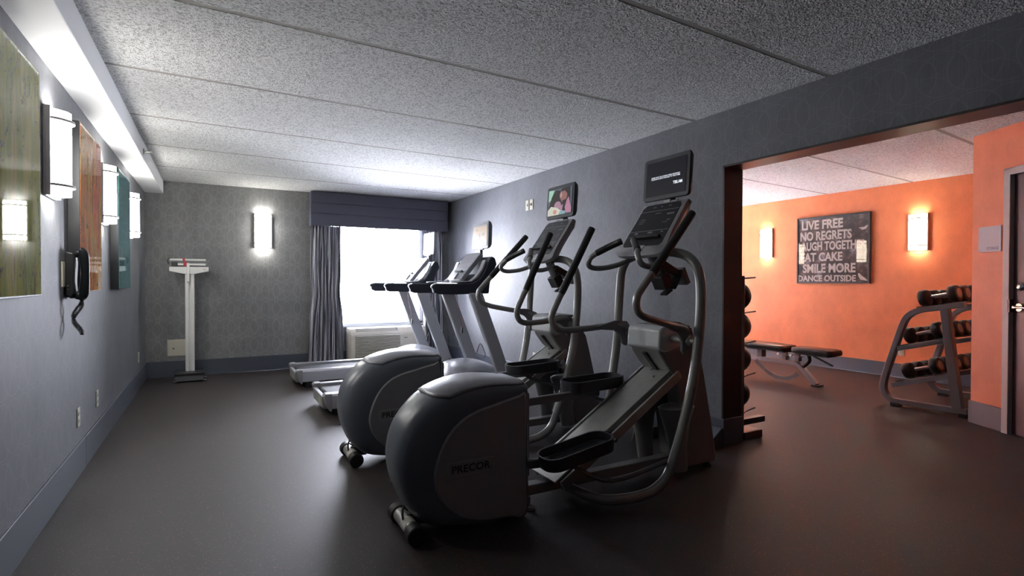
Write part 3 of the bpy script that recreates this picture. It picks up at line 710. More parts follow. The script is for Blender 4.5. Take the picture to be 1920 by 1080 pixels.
# wall air conditioner
o = thing('air_conditioner', 'cream packaged air conditioner with louvred grille under the window', 'air conditioner', (2.2, 7.78, 0))
X0, X1, Y0 = 1.665, 2.76, 7.60
prof = [(YF - .012, .09), (Y0 + .01, .09), (Y0, .14), (Y0, .44), (Y0 + .02, .485), (Y0 + .07, .535), (YF - .012, .543)]
MB().prism(prof, 'x', X0, X1).build('cabinet', M['beige'], o, bevel=.010, seg=3)
MB().box(X0 + .03, X1 - .03, Y0 + .04, YF - .012, 0, .09).build('base', M['steel'], o)
gx1 = 2.36
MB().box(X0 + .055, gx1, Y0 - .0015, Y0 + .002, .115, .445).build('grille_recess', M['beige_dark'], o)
g = MB(); z = .125
while z < .44: g.obox(((X0 + .055 + gx1) / 2, Y0 - .006, z), (gx1 - X0 - .055, .016, .0085), (R(25), 0, 0)); z += .0205
g.build('front_louvre', M['beige'], o)
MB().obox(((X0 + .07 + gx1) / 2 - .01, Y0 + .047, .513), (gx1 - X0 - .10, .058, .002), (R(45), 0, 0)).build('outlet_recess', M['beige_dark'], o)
g = MB(); xx = X0 + .09
while xx < gx1 - .05: g.obox((xx, Y0 + .046, .514), (.006, .060, .006), Euler((R(45), 0, 0)).to_matrix() @ Euler((0, 0, R(22))).to_matrix()); xx += .021
g.build('outlet_vane', M['beige'], o)
MB().box(2.39, 2.73, Y0 - .003, Y0 + .001, .27, .43).build('control_flap', M['beige'], o, bevel=.001)
MB().box(2.42, 2.47, Y0 - .0045, Y0 - .002, .38, .392).build('badge', M['steel'], o)

# ------------------------------------------------------------------ flat screen monitors shared by the machines
def monitor(parent, x, yc, zc, w, h, tilt, case, depth=.06, arm_to=None):
    """screen faces -x, tilt leans the top back"""
    rot = Matrix.Rotation(R(tilt), 3, 'Y'); c = Vector((x, yc, zc))
    def P(px, py, pz): return c + rot @ Vector((px, py, pz))
    mb = MB(); rings = []
    for dx, k in ((0, 0), (.012, -.004), (depth * .6, .006), (depth, .03)):
        rings.append([P(dx, a, b) for a, b in rrect(-w / 2 + k, w / 2 - k, -h / 2 + k, h / 2 - k, .022 + .0)])
    mb.ring_loft(rings, True)
    body = mb.build('monitor_case', case, parent, sharp=50)
    mb = MB(); a = w / 2 - .024; b = h / 2 - .026
    mb.add([P(-.001, -a - .004, -b - .004), P(-.001, a + .004, -b - .004), P(-.001, a + .004, b + .004), P(-.001, -a - .004, b + .004)], [(0, 1, 2, 3)])
    mb.build('screen_gasket', M['black'], body)
    mb = MB(); mb.add([P(-.0022, -a, -b), P(-.0022, a, -b), P(-.0022, a, b), P(-.0022, -a, b)], [(0, 1, 2, 3)])
    scr = mb.build('screen', M['film'], parent)
    return P, a, b, scr
def scr_poly(P, a, b, polys, parent):
    """pictures on the screen: u,v in 0..1 seen from the user (u to the right)"""
    for k, (m, pts) in enumerate(polys):
        mb = MB(); mb.add([P(-.0028 - .00025 * k, a - 2 * a * u, -b + 2 * b * v) for u, v in pts], [tuple(range(len(pts)))])
        mb.build('picture_patch', m, parent)

# ------------------------------------------------------------------ elliptical trainer
def make_elliptical(label, c, near_rot, far_rot, near_high, screen):
    E_ = thing('elliptical_trainer', label, 'elliptical trainer', (1.8, c, 0), 'elliptical trainers')
    y = lambda d: c + d
    # rear drive housing
    P = [(1.40, .672), (1.33, .698), (1.24, .713), (1.12, .720), (1.00, .702), (.89, .660), (.81, .595), (.750, .510), (.722, .400), (.728, .300), (.757, .205), (.80, .118), (.87, .060), (.98, .035), (1.12, .030), (1.26, .030), (1.40, .030), (1.405, .25), (1.405, .48)]
    Q = [(1.365, .640), (1.33, .638), (1.26, .624), (1.18, .606), (1.10, .588), (1.02, .556), (.955, .500), (.905, .420), (.874, .320), (.882, .240), (.910, .180), (.955, .125), (1.02, .078), (1.10, .052), (1.18, .040), (1.27, .036), (1.365, .032), (1.368, .25), (1.368, .48)]
    Ps, Qs = smooth_closed(P, 5), smooth_closed(Q, 5)
    hw = .168
    def sec(s, off=0.0):
        k = max(0.0, 1 - abs(s) ** 4) ** .5
        return [((q[0] + (p[0] - q[0]) * k), y(s * hw), (q[1] + (p[1] - q[1]) * k)) for p, q in zip(Ps, Qs)]
    S = [-1, -.985, -.95, -.89, -.8, -.68, -.52, -.34, -.16, 0, .16, .34, .52, .68, .8, .89, .95, .985, 1]
    hs = MB().ring_loft([sec(s) for s in S], True).build('drive_housing', M['shell'], E_, sharp=60)
    # side plates, slightly raised, D shaped
    for sg in (-1, 1):
        mb = MB(); Qm = [(cx + (q[0] - cx) * f, cz + (q[1] - cz) * f) for q in Qs for cx, cz, f in ((1.15, .33, .985),)]
        Qi = [(1.15 + (q[0] - 1.15) * .955, .33 + (q[1] - .33) * .955) for q in Qs]
        mb.ring_loft([[(q[0], y(sg * (hw - .004)), q[1]) for q in Qm], [(q[0], y(sg * (hw + .006)), q[1]) for q in Qm], [(q[0], y(sg * (hw + .012)), q[1]) for q in Qi]], True)
        sp = mb.build('side_plate', M['plate'], E_, sharp=25)
        yy = y(sg * (hw + .0122)); 
        MB().prism(rrect(.938, 1.184, .287, .358, .012), 'y', yy, yy + sg * .003).prism(rrect(.944, 1.178, .293, .352, .010), 'y', yy, yy + sg * .0015).build('logo_rim', M['cover'], sp, bevel=.001)
        MB().prism(rrect(.945, 1.177, .294, .351, .009), 'y', yy + sg * .003, yy + sg * .0034).build('logo_field', M['plate'], sp)
        text_obj('logo_lettering', 'PRECOR', M['black'], (1.061, yy + sg * .0035, .3225), (-sg, 0, 0) if sg > 0 else (1, 0, 0), (0, 0, 1), width=.20, height=.036, parent=sp, bold=.02, thick=.0012)
    # top cover: silver, wraps the crown of the housing
    SS = [-.86, -.80, -.7, -.55, -.3, 0, .3, .55, .7, .80, .86]
    vs = []; fs = []; nI = 18
    for sv in SS:
        up = sorted([(p[0], p[2], p[1]) for p in sec(sv) if p[2] > .45 and p[0] < 1.402]); xa = .885 + .085 * abs(sv / .86) ** 5
        for b in range(nI):
            px = xa + (1.392 - xa) * b / (nI - 1)
            for (xa_, za, ya), (xb_, zb, yb) in zip(up, up[1:]):
                if xa_ <= px <= xb_: pz = za + (zb - za) * (px - xa_) / max(1e-6, xb_ - xa_); break
            vs.append((px, y(sv * hw), pz + .0035))
    for a in range(len(SS) - 1):
        for b in range(nI - 1): fs.append((a * nI + b, a * nI + b + 1, (a + 1) * nI + b + 1, (a + 1) * nI + b))
    mb = MB(); mb.add(vs, fs); tcv = mb.build('top_cover', M['cover'], E_, sharp=80)
    so = tcv.modifiers.new('thick', 'SOLIDIFY'); so.thickness = .006; so.offset = 0
    MB().prism([(1.395, .645), (1.425, .62), (1.425, .20), (1.395, .15)], 'y', y(-.11), y(.11)).build('front_flange', M['shell'], E_, bevel=.006)
    MB().cyl((.722, y(-.035), .262), (.716, y(-.035), .262), .006, 10).build('screw', M['steel'], E_)
    # transport roller at the back
    rl = MB().cyl((.80, y(-.155), .050), (.80, y(.135), .050), .034, 22).build('roller_axle', M['alu'], E_)
    for a, b in ((-.175, -.105), (.09, .155)): MB().lathe([(.0, 0), (.040, 0), (.045, .006), (.045, b - a - .006), (.040, b - a), (0, b - a)], (.80, y(a), .0455), (0, 1, 0), 26).build('roller_wheel', M['rubber'], rl)
    MB().cyl((.80, y(-.085), .050), (.80, y(-.02), .050), .0348, 22).build('roller_label', M['paper'], rl)
    MB().box(.80, .90, y(-.02), y(.02), .03, .09).tube([(.78, y(-.03), .06), (.775, y(-.03), .12), (.80, y(-.03), .17)], .006, 8, 3).build('roller_bracket', M['steel'], E_)
    # base rail
    MB().box(.90, 2.78, y(-.035), y(.035), .055, .110).build('base_rail', M['body'], E_, bevel=.006)
    for sg in (-1, 1): MB().lathe([(0, 0), (.034, 0), (.030, .012), (.010, .020), (.010, .06), (0, .06)], (1.455, y(sg * .05), 0), (0, 0, 1), 16).build('levelling_foot', M['plate'], E_)
    # ramp
    p0, p1 = Vector((1.585, 0, .150)), Vector((2.435, 0, .672)); dr = (p1 - p0).normalized(); nr = Vector((-dr.z, 0, dr.x))
    def slab(y0, y1, t0, t1, nm, m, s0=0, s1=1, bv=.002):
        a = p0 + (p1 - p0) * s0; b = p0 + (p1 - p0) * s1
        vs = [(q.x, y(yy), q.z) for q in (a, b) for yy in (y0, y1) for q in ((q + nr * t0), (q + nr * t1))]
        mb = MB(); mb.add(vs, [(0, 1, 3, 2), (4, 6, 7, 5), (0, 4, 5, 1), (2, 3, 7, 6), (0, 2, 6, 4), (1, 5, 7, 3)])
        return mb.build(nm, m, E_, bevel=bv)
    rp = slab(-.105, .105, -.045, 0, 'ramp', M['alu'])
    for sg in (-1, 1):
        a, b = sorted((sg * .1051, sg * .135)); slab(a, b, -.045, -.030, 'ramp_channel', M['steel'])
        a, b = sorted((sg * .1351, sg * .158)); slab(a, b, -.060, -.006, 'ramp_flange', M['alu'])
    slab(-.13, .13, -.006, .002, 'ramp_end_label', M['white'], -.02, .10)
    bolts = MB()
    for s, dy in ((.955, .03), (.90, -.04)):
        q = p0 + (p1 - p0) * s + nr * .001; bolts.lathe([(.0, 0), (.009, 0), (.007, .005), (0, .006)], (q.x, y(dy), q.z), nr, 12)
    bolts.build('ramp_bolt', M['chrome'], E_)
    # front shroud / mast
    prof = [(2.300, .815), (2.47, .880), (2.585, .862), (2.655, .76), (2.70, .62), (2.80, .30), (2.865, .07), (2.86, .03), (2.52, .03), (2.50, .30), (2.475, .52), (2.43, .64), (2.37, .70), (2.315, .77)]
    mb = MB()
    def shr(sc, s):  # narrower towards the floor
        return [(px + (0 if sc == 1 else (.0)), y(s * (.072 + .055 * min(1, max(0, pz / .7)))), pz) for px, pz in prof]
    mb.ring_loft([shr(1, -1), shr(1, 1)], True)
    MBs = mb.build('front_shroud', M['body'], E_, bevel=.014, seg=3)
    MB().prism([(2.290, .80), (2.298, .915), (2.34, .935), (2.47, .925), (2.47, .80), (2.35, .775)], 'y', y(-.142), y(.142)).build('pivot_cap', M['cap'], E_, bevel=.014, seg=3)
    MB().box(2.36, 2.54, y(-.150), y(.150), .918, .934).build('pivot_cap_lid', M['steel'], E_, bevel=.005)
    MB().obox((2.364, y(.0), .702), (.012, .032, .17), (0, R(-41), 0)).build('lift_strap', M['black'], E_)
    MB().obox((2.50, y(.0), .40), (.03, .040, .20), (0, R(-22), 0)).build('lift_strap', M['black'], E_)
    # bottle-shaped lower cover either side of the mast
    for sg in (-1, 1):
        rings = []
        for k, (zz, w) in enumerate(((.06, .046), (.20, .052), (.34, .072), (.42, .096), (.448, .102), (.458, .090))):
            rings.append([(2.43 + .12 * max(0, .3 - zz) + w * 1.25 * math.cos(t), y(sg * .145) + w * .80 * math.sin(t), zz) for t in [2 * math.pi * j / 20 for j in range(20)]])
        MB().ring_loft(rings, True).build('lower_cover', M['body'], E_, sharp=50)
    for sg in (-1, 1): MB().lathe([(.0, 0), (.03, 0), (.03, .018), (.012, .03), (.012, .05)], (2.80, y(sg * .05), 0), (0, 0, 1), 14).build('front_foot', M['rubber'], E_)
    # side hoops
    hoop = [(2.36, .07, 1.375), (2.375, .16, 1.375), (2.395, .26, 1.345), (2.405, .325, 1.27), (2.408, .345, 1.16), (2.400, .350, 1.00), (2.385, .345, .83), (2.362, .342, .68), (2.325, .336, .52), (2.290, .326, .38), (2.245, .314, .23), (2.20, .302, .12), (2.12, .294, .06), (2.02, .288, .040), (1.90, .272, .038), (1.80, .225, .040), (1.73, .150, .060), (1.69, .045, .075)]
    for sg in (-1, 1):
        MB().tube([(px, y(sg * dy), pz) for px, dy, pz in hoop], .028, 18, 5).build('side_hoop', M['tube'], E_)
    # pivot shafts
    for sg in (-1, 1):
        MB().cyl((2.392, y(sg * .145), .860), (2.392, y(sg * .322), .860), .020, 18).build('pivot_shaft', M['alu'], E_)
    # moving arms
    shape = [(.0, .25, .045), (-.05, .265, .060), (-.142, .285, .050), (-.30, .33, .034), (-.44, .35, .028), (-.503, .358, .050), (-.526, .362, .109), (-.504, .360, .17), (-.451, .355, .272)]
    tip = (-.244, .322, .679)
    def rotp(dx, dz, a): return (2.392 + dx * math.cos(a) + dz * math.sin(a), .860 - dx * math.sin(a) + dz * math.cos(a))
    for sg, ang in ((-1, near_rot), (1, far_rot)):
        a = R(ang); arm = []
        for dx, dy, dz in shape:
            x_, z_ = rotp(dx, dz, a); arm.append((x_, y(sg * dy), z_))
        ob = MB().tube(arm, [.020] * len(arm), 16, 5).build('swing_arm', M['tube'], E_)
        x_, z_ = rotp(tip[0], tip[2], a); g0 = Vector(arm[-1]); g1 = Vector((x_, y(sg * tip[1]), z_)); dd = (g1 - g0)
        MB().tube([g0 - dd * .03, g0 + dd * .05, g0 + dd * .5, g1 - dd * .02, g1, g1 + dd * .012], [.021, .0235, .0235, .0235, .020, .008], 16, 2).build('foam_grip', M['grip'], ob)
        # bracket plate hanging the arm from its shaft
        pts = []
        for dx, dz in ((-.24, .052), (-.10, .085), (.0, .078), (.035, .03), (.03, -.02), (-.005, -.085), (-.03, -.07), (-.05, -.01), (-.10, .02), (-.20, .030)):
            pts.append(rotp(dx, dz, a))
        MB().prism(pts, 'y', *sorted((y(sg * .252), y(sg * .276)))).build('arm_bracket', M['steel'], ob, bevel=.004)
        MB().lathe([(0, 0), (.034, 0), (.034, .016), (.024, .022), (0, .022)], (2.392, y(sg * .276), .860), (0, sg, 0), 22).build('pivot_boss', M['alu'], ob)
    # pedals, links
    def ped(sg, cx, cz, tilt):
        o_ = Vector((cx, y(sg * .225), cz)); rot = Matrix.Rotation(R(-tilt), 3, 'Y')
        rings = []
        for dz, k in ((-.032, .020), (-.026, .006), (.026, 0), (.042, 0), (.042, .009), (.000, .014)):
            rings.append([o_ + rot @ Vector((a, b, dz)) for a, b in rrect(-.215 + k, .215 - k, -.092 + k, .092 - k, .072 - k * .5, 6)])
        po_ = MB().ring_loft(rings, True).build('pedal', M['pedal'], E_, sharp=40)
        rb = MB()
        for i in range(7): rb.obox(o_ + rot @ Vector((0, -.045 + .015 * i, .001)), (.30, .004, .004), rot)
        rb.build('tread_rib', M['black'], po_)
        # link to the drive and roller on the ramp
        tail = Vector((1.38, y(sg * .140), cz - .045)); hub = o_ + rot @ Vector((.02, -sg * .03, -.045))
        MB().bar([tail, hub], .034, .046).build('pedal_link', M['steel'], E_, bevel=.006)
        e = o_ + rot @ Vector((.235, -sg * .06, -.008))
        rl_ = MB().lathe([(0, 0), (.030, 0), (.034, .006), (.034, .026), (.030, .032), (0, .032)], (e.x + .015, e.y - sg * .005 - .016, e.z), (0, 1, 0), 20).build('ramp_roller', M['rubber'], E_)
        MB().cyl((e.x + .015, y(sg * .16), e.z), (e.x + .015, y(sg * .24), e.z), .010, 12).bar([o_ + rot @ Vector((.18, -sg * .03, -.02)), (e.x + .01, e.y, e.z)], .03, .03).build('roller_axle', M['steel'], rl_)
        h0 = o_ + rot @ Vector((.0, -sg * .02, -.055))
        MB().tube([h0 + Vector((-.06, 0, .02)), h0 + Vector((.0, 0, -.03)), (cx + .20, y(sg * .265), max(.09, cz - .17)), (2.24, y(sg * .272), cz * .10 + .16)], .013, 10, 5).build('lift_link', M['steel'], E_)
    hi, lo = (2.085, .555, 2.0), (1.64, .315, 9.0)
    (ped(-1, *hi), ped(1, *lo)) if near_high else (ped(-1, *lo), ped(1, *hi))
    # console
    cn = thing_child = E_
    face = [(2.292, 1.425), (2.475, 1.685)]
    fx, fz = face[1][0] - face[0][0], face[1][1] - face[0][1]; L_ = math.hypot(fx, fz); ux, uz = fx / L_, fz / L_; nx, nz_ = -uz, ux
    def CP(a, b, d): return (face[0][0] + ux * b + nx * d, y(a), face[0][1] + uz * b + nz_ * d)   # a across (y), b up the slope, d out
    outline = [(-.185, .30), (-.165, .325), (.165, .325), (.185, .30), (.190, .10), (.205, .00), (.215, -.055), (.13, -.085), (-.13, -.085), (-.215, -.055), (-.205, .0), (-.190, .10)]
    ol = smooth_closed(outline, 3)
    rings = [[CP(a * .93, b * .95 + .01, .010) for a, b in ol], [CP(a, b, .004) for a, b in ol], [CP(a * 1.0, b, -.022) for a, b in ol], [CP(a * .82, b * .80 + .03, -.062) for a, b in ol], [CP(a * .5, b * .5 + .06, -.085) for a, b in ol]]
    con = MB().ring_loft(rings, True).build('console', M['console'], E_, sharp=50)
    ov = [(-.162, .285), (-.14, .312), (.14, .312), (.162, .285), (.168, .0), (.150, -.02), (-.150, -.02), (-.168, .0)]
    MB().ring_loft([[CP(a, b, .0095) for a, b in ov], [CP(a, b, .0125) for a, b in ov]], True).build('control_overlay', M['gloss'], con)
    for b in (.095, .255): 
        MB().ring_loft([[CP(a, bb, .0126) for a, bb in ((-.160, b), (.160, b), (.160, b + .003), (-.160, b + .003))], [CP(a, bb, .0132) for a, bb in ((-.160, b), (.160, b), (.160, b + .003), (-.160, b + .003))]], True).build('overlay_line', M['print_'], con)
    mk = MB(); rnd = random.Random(3)
    for a, b, w_, h_ in ((.10, .075, .03, .012), (.10, .055, .02, .006), (-.02, .075, .04, .012), (-.02, .055, .03, .006), (-.12, .078, .02, .008), (.11, .19, .04, .005), (.11, .175, .05, .004), (.11, .16, .04, .004), (-.11, .215, .06, .012), (-.12, .17, .03, .006), (0, .232, .05, .005), (.06, .285, .03, .006), (.0, .285, .02, .006), (-.07, .285, .03, .006), (-.10, .155, .04, .004)):
        for k in range(4):
            aa = a - w_ / 2 + k * w_ / 4
            mk.ring_loft([[CP(q, bb, dd) for q, bb in ((aa, b), (aa + w_ / 6, b), (aa + w_ / 6, b + h_), (aa, b + h_))] for dd in (.0127, .0131)], True)
    mk.build('panel_markings', M['print_'], con)
    MB().ring_loft([[CP(a, b, dd) for a, b in ((-.130, .035), (.130, .035), (.130, .052), (-.130, .052))] for dd in (.013, .030)], True).build('reading_ledge', M['black'], con, bevel=.003)
    MB().ring_loft([[CP(a, b, dd) for a, b in ((-.04, -.015), (.04, -.015), (.03, -.065), (-.03, -.065))] for dd in (.008, .014)], True).build('console_tongue', M['cap'], con, bevel=.003)
    MB().tube([(2.36, y(0), 1.40), (2.40, y(0), 1.30), (2.44, y(0), 1.20)], [.05, .045, .03], 16, 4, flat=(.6, (1, 0, 0))).build('console_stem', M['steel'], E_)
    # fixed bullhorn handles
    for sg in (-1, 1):
        bh = [(2.35, .06, 1.375), (2.31, .14, 1.335), (2.22, .205, 1.295), (2.12, .235, 1.283), (2.062, .236, 1.300), (2.058, .215, 1.345), (2.085, .18, 1.378)]
        ob = MB().tube([(px, y(sg * dy), pz) for px, dy, pz in bh], .0165, 14, 5).build('bullhorn_handle', M['tube'], E_)
        MB().tube([(2.083, y(sg * .183), 1.376), (2.125, y(sg * .12), 1.412), (2.17, y(sg * .054), 1.445)], .0205, 14, 3).build('contact_grip', M['black'], ob)
        MB().tube([(2.088, y(sg * .178), 1.380), (2.125, y(sg * .122), 1.414), (2.160, y(sg * .068), 1.440)], .0212, 10, 3, flat=(.72, (0, 0, 1))).build('sensor_plate', M['alu'], ob)
    # accessory bracket behind the console
    ac = MB().obox((2.47, y(-.02), 1.275), (.16, .09, .05), (0, R(25), 0)).obox((2.42, y(-.03), 1.205), (.075, .10, .09), (0, R(-30), 0)).obox((2.50, y(-.06), 1.20), (.012, .07, .11), (0, R(35), 0)).build('accessory_holder', M['black'], E_, bevel=.004)
    MB().obox((2.575, y(-.04), 1.235), (.035, .085, .11), (0, R(-28), 0)).build('cup_clip', M['steel'], ac, bevel=.004)
    MB().obox((2.43, y(-.06), 1.135), (.06, .05, .012), (0, R(-30), 0)).build('holder_tab', M['black'], ac)
    # television
    Pm, a, b, scr = monitor(E_, 2.478, y(.0), 1.853, .385, .268, 4, M['monitor'])
    MB().box(2.490, 2.515, y(-.028), y(.028), 1.66, 1.74).obox((2.50, y(.0), 1.700), (.012, .17, .016), (0, R(10), 0)).build('monitor_arm', M['console'], E_, bevel=.004)
    MB().box(2.515, 2.535, y(-.03), y(.03), 1.64, 1.86).build('monitor_spine', M['black'], E_, bevel=.003)
    if screen == 'credits':
        for k, (tx, v) in enumerate((('AFTER THAT NO WORDS WERE NECESSARY', .545), ('THE SHOW IS NOW AVAILABLE TO TAKE HOME', .495))):
            p = Pm(-.003, 0, -b + 2 * b * v); text_obj('screen_lettering', tx, M['scr_text'], p, (0, -1, 0), (0, 0, 1), width=.245, height=.0085, parent=scr, bold=.02, thick=.0003)
        p = Pm(-.003, -.105, -b + 2 * b * .30); text_obj('screen_lettering', 'TBS.AM', M['scr_text'], p, (0, -1, 0), (0, 0, 1), width=.075, height=.019, parent=scr, bold=.03, thick=.0003)
    else:
        c2 = lambda cx, cy, rx, ry, n=14: [(cx + rx * math.cos(2 * math.pi * i / n), cy + ry * math.sin(2 * math.pi * i / n)) for i in range(n)]
        scr_poly(Pm, a, b, [
            (S_['slate'], [(0, 0), (1, 0), (1, 1), (0, 1)]), (S_['mint'], [(0, .55), (.12, .62), (.24, .98), (0, 1)]),
            (S_['brown'], [(.02, .30), (.14, .72), (.30, .96), (.50, .92), (.56, .5), (.74, .2), (.74, .02), (.2, .02)]),
            (S_['brown'], [(.55, .98), (.92, 1), (.94, .5), (.8, .25), (.62, .3)]),
            (S_['skin'], c2(.66, .70, .15, .24)), (S_['brown'], [(.52, .90), (.60, .98), (.74, .99), (.82, .88), (.82, .72), (.77, .80), (.70, .88), (.58, .87)]), (S_['skinlight'], [(.50, .78), (.56, .86), (.60, .72), (.54, .62), (.50, .66)]), (S_['brown'], [(.62, .52), (.80, .55), (.76, .36), (.64, .34)]),
            (S_['pink'], [(.80, .5), (.88, .62), (.93, .4), (1, .2), (1, .02), (.78, .04), (.74, .25)]), (S_['rose'], c2(.42, .36, .15, .16)), (S_['rose'], [(.54, .32), (.66, .38), (.62, .12), (.50, .14)]),
            (S_['cream'], [(0, .22), (.14, .36), (.40, .28), (.56, .16), (.50, 0), (0, 0)]), (S_['coral'], c2(.32, .12, .08, .09)), (S_['aqua'], [(.52, .0), (.56, .16), (.78, .10), (.76, .0)])], scr)
    return E_
make_elliptical('grey elliptical trainer nearest the camera, its screen dark with two lines of white text', 2.49, 17, 0, False, 'credits')
make_elliptical('grey elliptical trainer behind the nearest one, its screen showing a man holding a baby', 3.665, 2, 16, True, 'film')

# ------------------------------------------------------------------ treadmills
def make_treadmill(label, c, screen):

    T_ = thing('treadmill', label, 'treadmill', (1.8, c, 0), 'treadmills')
    y = lambda d: c + d
    MB().box(.905, 2.62, y(-.24), y(.24), .085, .155).build('deck', M['black'], T_)
    MB().prism([(.89, .115), (.89, .150), (.91, .172), (2.25, .172), (2.25, .10), (.91, .095)], 'y', y(-.235), y(.235)).build('running_belt', M['belt'], T_, bevel=.012)
    for sg in (-1, 1):
        pr = [(sg * .245, .165), (sg * .245, .195), (sg * .262, .203), (sg * .325, .198), (sg * .342, .180), (sg * .345, .070), (sg * .325, .062), (sg * .25, .062)]
        MB().ring_loft([[(x_, y(a), b) for a, b in pr] for x_ in (.905, 2.72)], True).build('side_rail', M['tmrail'], T_, sharp=30)
        ends = [(.80, .93), (.80, .93)]
        prf = [(.845, .185), (.86, .203), (.915, .203), (.915, .050), (.90, .040), (.87, .09)]
        e = MB().prism(prf, 'y', *sorted((y(sg * .245), y(sg * .348)))).build('end_cap', M['plate'], T_, bevel=.006)
    MB().prism([(.85, .06), (.845, .165), (.88, .165), (.895, .045)], 'y', y(-.245), y(.245)).build('rear_guard', M['plate'], T_, bevel=.005)
    MB().box(.8435, .8455, y(-.20), y(-.06), .085, .145).build('warning_label', M['yellow'], T_)
    MB().box(.95, 1.05, y(-.30), y(-.24), 0, .065).box(.95, 1.05, y(.24), y(.30), 0, .065).box(2.5, 2.66, y(-.30), y(-.24), 0, .065).box(2.5, 2.66, y(.24), y(.30), 0, .065).build('rubber_foot', M['rubber'], T_, bevel=.006)
    # motor hood
    rings = []
    for t in [i / 14 for i in range(15)]:
        xx = 2.02 + .70 * t; hz = .19 + .185 * math.sin(math.pi * min(1, (t * .92 + .06))) ** .6; w_ = .33 * (.80 + .20 * math.sin(math.pi * min(1, t + .1)))
        rings.append([(xx, y(w_ * math.cos(q)), .19 + (hz - .19) * max(0, math.sin(q)) ** .55 * 1.0) if math.sin(q) > 0 else (xx, y(w_ * math.cos(q)), .175) for q in [2 * math.pi * j / 28 for j in range(28)]])
    MB().ring_loft(rings, True).build('motor_hood', M['hood'], T_, sharp=60)
    hb = [(2.00, .17), (1.985, .205), (2.03, .232), (2.70, .232), (2.76, .20), (2.76, .07), (2.70, .05), (2.10, .06)]
    MB().prism(hb, 'y', y(-.335), y(.335)).build('hood_base', M['plate'], T_, bevel=.03, seg=4)
    # uprights
    for sg in (-1, 1):
        pts = [(2.22, 1.085), (2.365, 1.085), (2.742, .10), (2.60, .10)]
        MB().prism(pts, 'y', *sorted((y(sg * .335), y(sg * .405)))).build('upright', M['tmwhite'], T_, bevel=.014, seg=3)
        MB().cyl((2.655, y(sg * .404), .22), (2.655, y(sg * .409), .22), .008, 10).build('upright_bolt', M['black'], T_)
        # handrail shell, sweeping up into the console
        prof = [(1.855, 1.125), (1.835, 1.145), (1.845, 1.168), (1.88, 1.180), (2.10, 1.178), (2.26, 1.185), (2.34, 1.225), (2.40, 1.31), (2.435, 1.40), (2.470, 1.455), (2.515, 1.44), (2.535, 1.375), (2.48, 1.27), (2.455, 1.17), (2.445, 1.078), (2.10, 1.072), (1.90, 1.074), (1.86, 1.09)]
        MB().prism(prof, 'y', *sorted((y(sg * .315), y(sg * .385)))).build('handrail', M['navy'], T_, bevel=.022, seg=4)
        MB().prism([(2.05, 1.186), (2.26, 1.192), (2.33, 1.235), (2.39, 1.32), (2.425, 1.41), (2.41, 1.42), (2.37, 1.33), (2.31, 1.25), (2.25, 1.205), (2.05, 1.196)], 'y', *sorted((y(sg * .30), y(sg * .372)))).build('handrail_trim', M['tmrail'], T_, bevel=.004)
    MB().prism([(2.10, 1.10), (2.10, 1.165), (2.24, 1.185), (2.46, 1.30), (2.50, 1.25), (2.44, 1.085)], 'y', y(-.32), y(.32)).build('crossbar', M['navy'], T_, bevel=.012)
    MB().prism([(2.38, 1.20), (2.50, 1.46), (2.545, 1.45), (2.48, 1.20)], 'y', y(-.32), y(.32)).build('console_back', M['navy'], T_, bevel=.012)
    # console tray and panel
    MB().prism([(2.12, 1.166), (2.13, 1.188), (2.30, 1.205), (2.36, 1.24), (2.36, 1.19)], 'y', y(-.305), y(.305)).build('console_tray', M['tmrail'], T_, bevel=.006)
    rot = Matrix.Rotation(R(39), 3, 'Y'); c0 = Vector((2.345, y(0), 1.352))
    def CP(a, b, d): return c0 + rot @ Vector((-d, a, b))
    ol = rrect(-.185, .185, -.185, .185, .03)
    pn = MB().ring_loft([[CP(a * (1 if b > 0 else .9), b, d) for a, b in ol] for d in (-.03, .008, .014)], True).build('console_panel', M['hood'], T_, bevel=.003)
    MB().ring_loft([[CP(a, b, d) for a, b in rrect(-.155, .155, -.06, .165, .01)] for d in (.0142, .0155)], True).build('display_overlay', M['tmrail'], pn)
    lines = MB()
    for b in (-.02, .05, .10): lines.ring_loft([[CP(a, bb, d) for a, bb in ((-.14, b), (.14, b), (.14, b + .003), (-.14, b + .003))] for d in (.0156, .0162)], True)
    lines.build('panel_print', M['steel'], pn)
    MB().ring_loft([[CP(a, b, d) for a, b in rrect(-.10, .10, -.085, -.070, .004)] for d in (.014, .04)], True).build('magazine_clip', M['black'], pn, bevel=.002)
    MB().ring_loft([[CP(a, b, d) for a, b in ((-.02, -.10), (.02, -.10), (.03, -.18), (-.03, -.18))] for d in (.012, .03)], True).build('stop_button_pod', M['tmrail'], pn, bevel=.004)
    Pm, a, b, scr = monitor(T_, 2.520, y(-.02), 1.695, .385, .285, 2, M['monitor_silver'])
    MB().box(2.515, 2.545, y(-.03), y(.03), 1.44, 1.66).obox((2.52, y(-.02), 1.545), (.016, .16, .014), (0, 0, 0)).build('monitor_arm', M['steel'], T_, bevel=.004)
    if screen == 'show':
        scr_poly(Pm, a, b, [(S_['tan'], [(0, 0), (1, 0), (1, 1), (0, 1)]), (S_['grey'], [(0, .92), (1, .92), (1, 1), (0, 1)]), (S_['grey'], [(.0, .52), (.15, .56), (.3, .5), (.2, .44), (0, .46)]), (S_['grey'], [(.58, .55), (.85, .62), (.8, .52), (.7, .45)]),
            (S_['rose'], [(.38, .56), (.48, .6), (.55, .45), (.45, .38)]), (S_['paleblue'], [(0, 0), (1, 0), (1, .24), (.5, .3), (0, .25)]), (S_['grey'], [(.12, .20), (.52, .21), (.52, .33), (.12, .33)]), (S_['brown'], [(.25, .72), (.29, .72), (.29, .80), (.25, .80)])], scr)
    else:
        scr_poly(Pm, a, b, [(S_['white'], [(0, 0), (1, 0), (1, 1), (0, 1)])], scr)
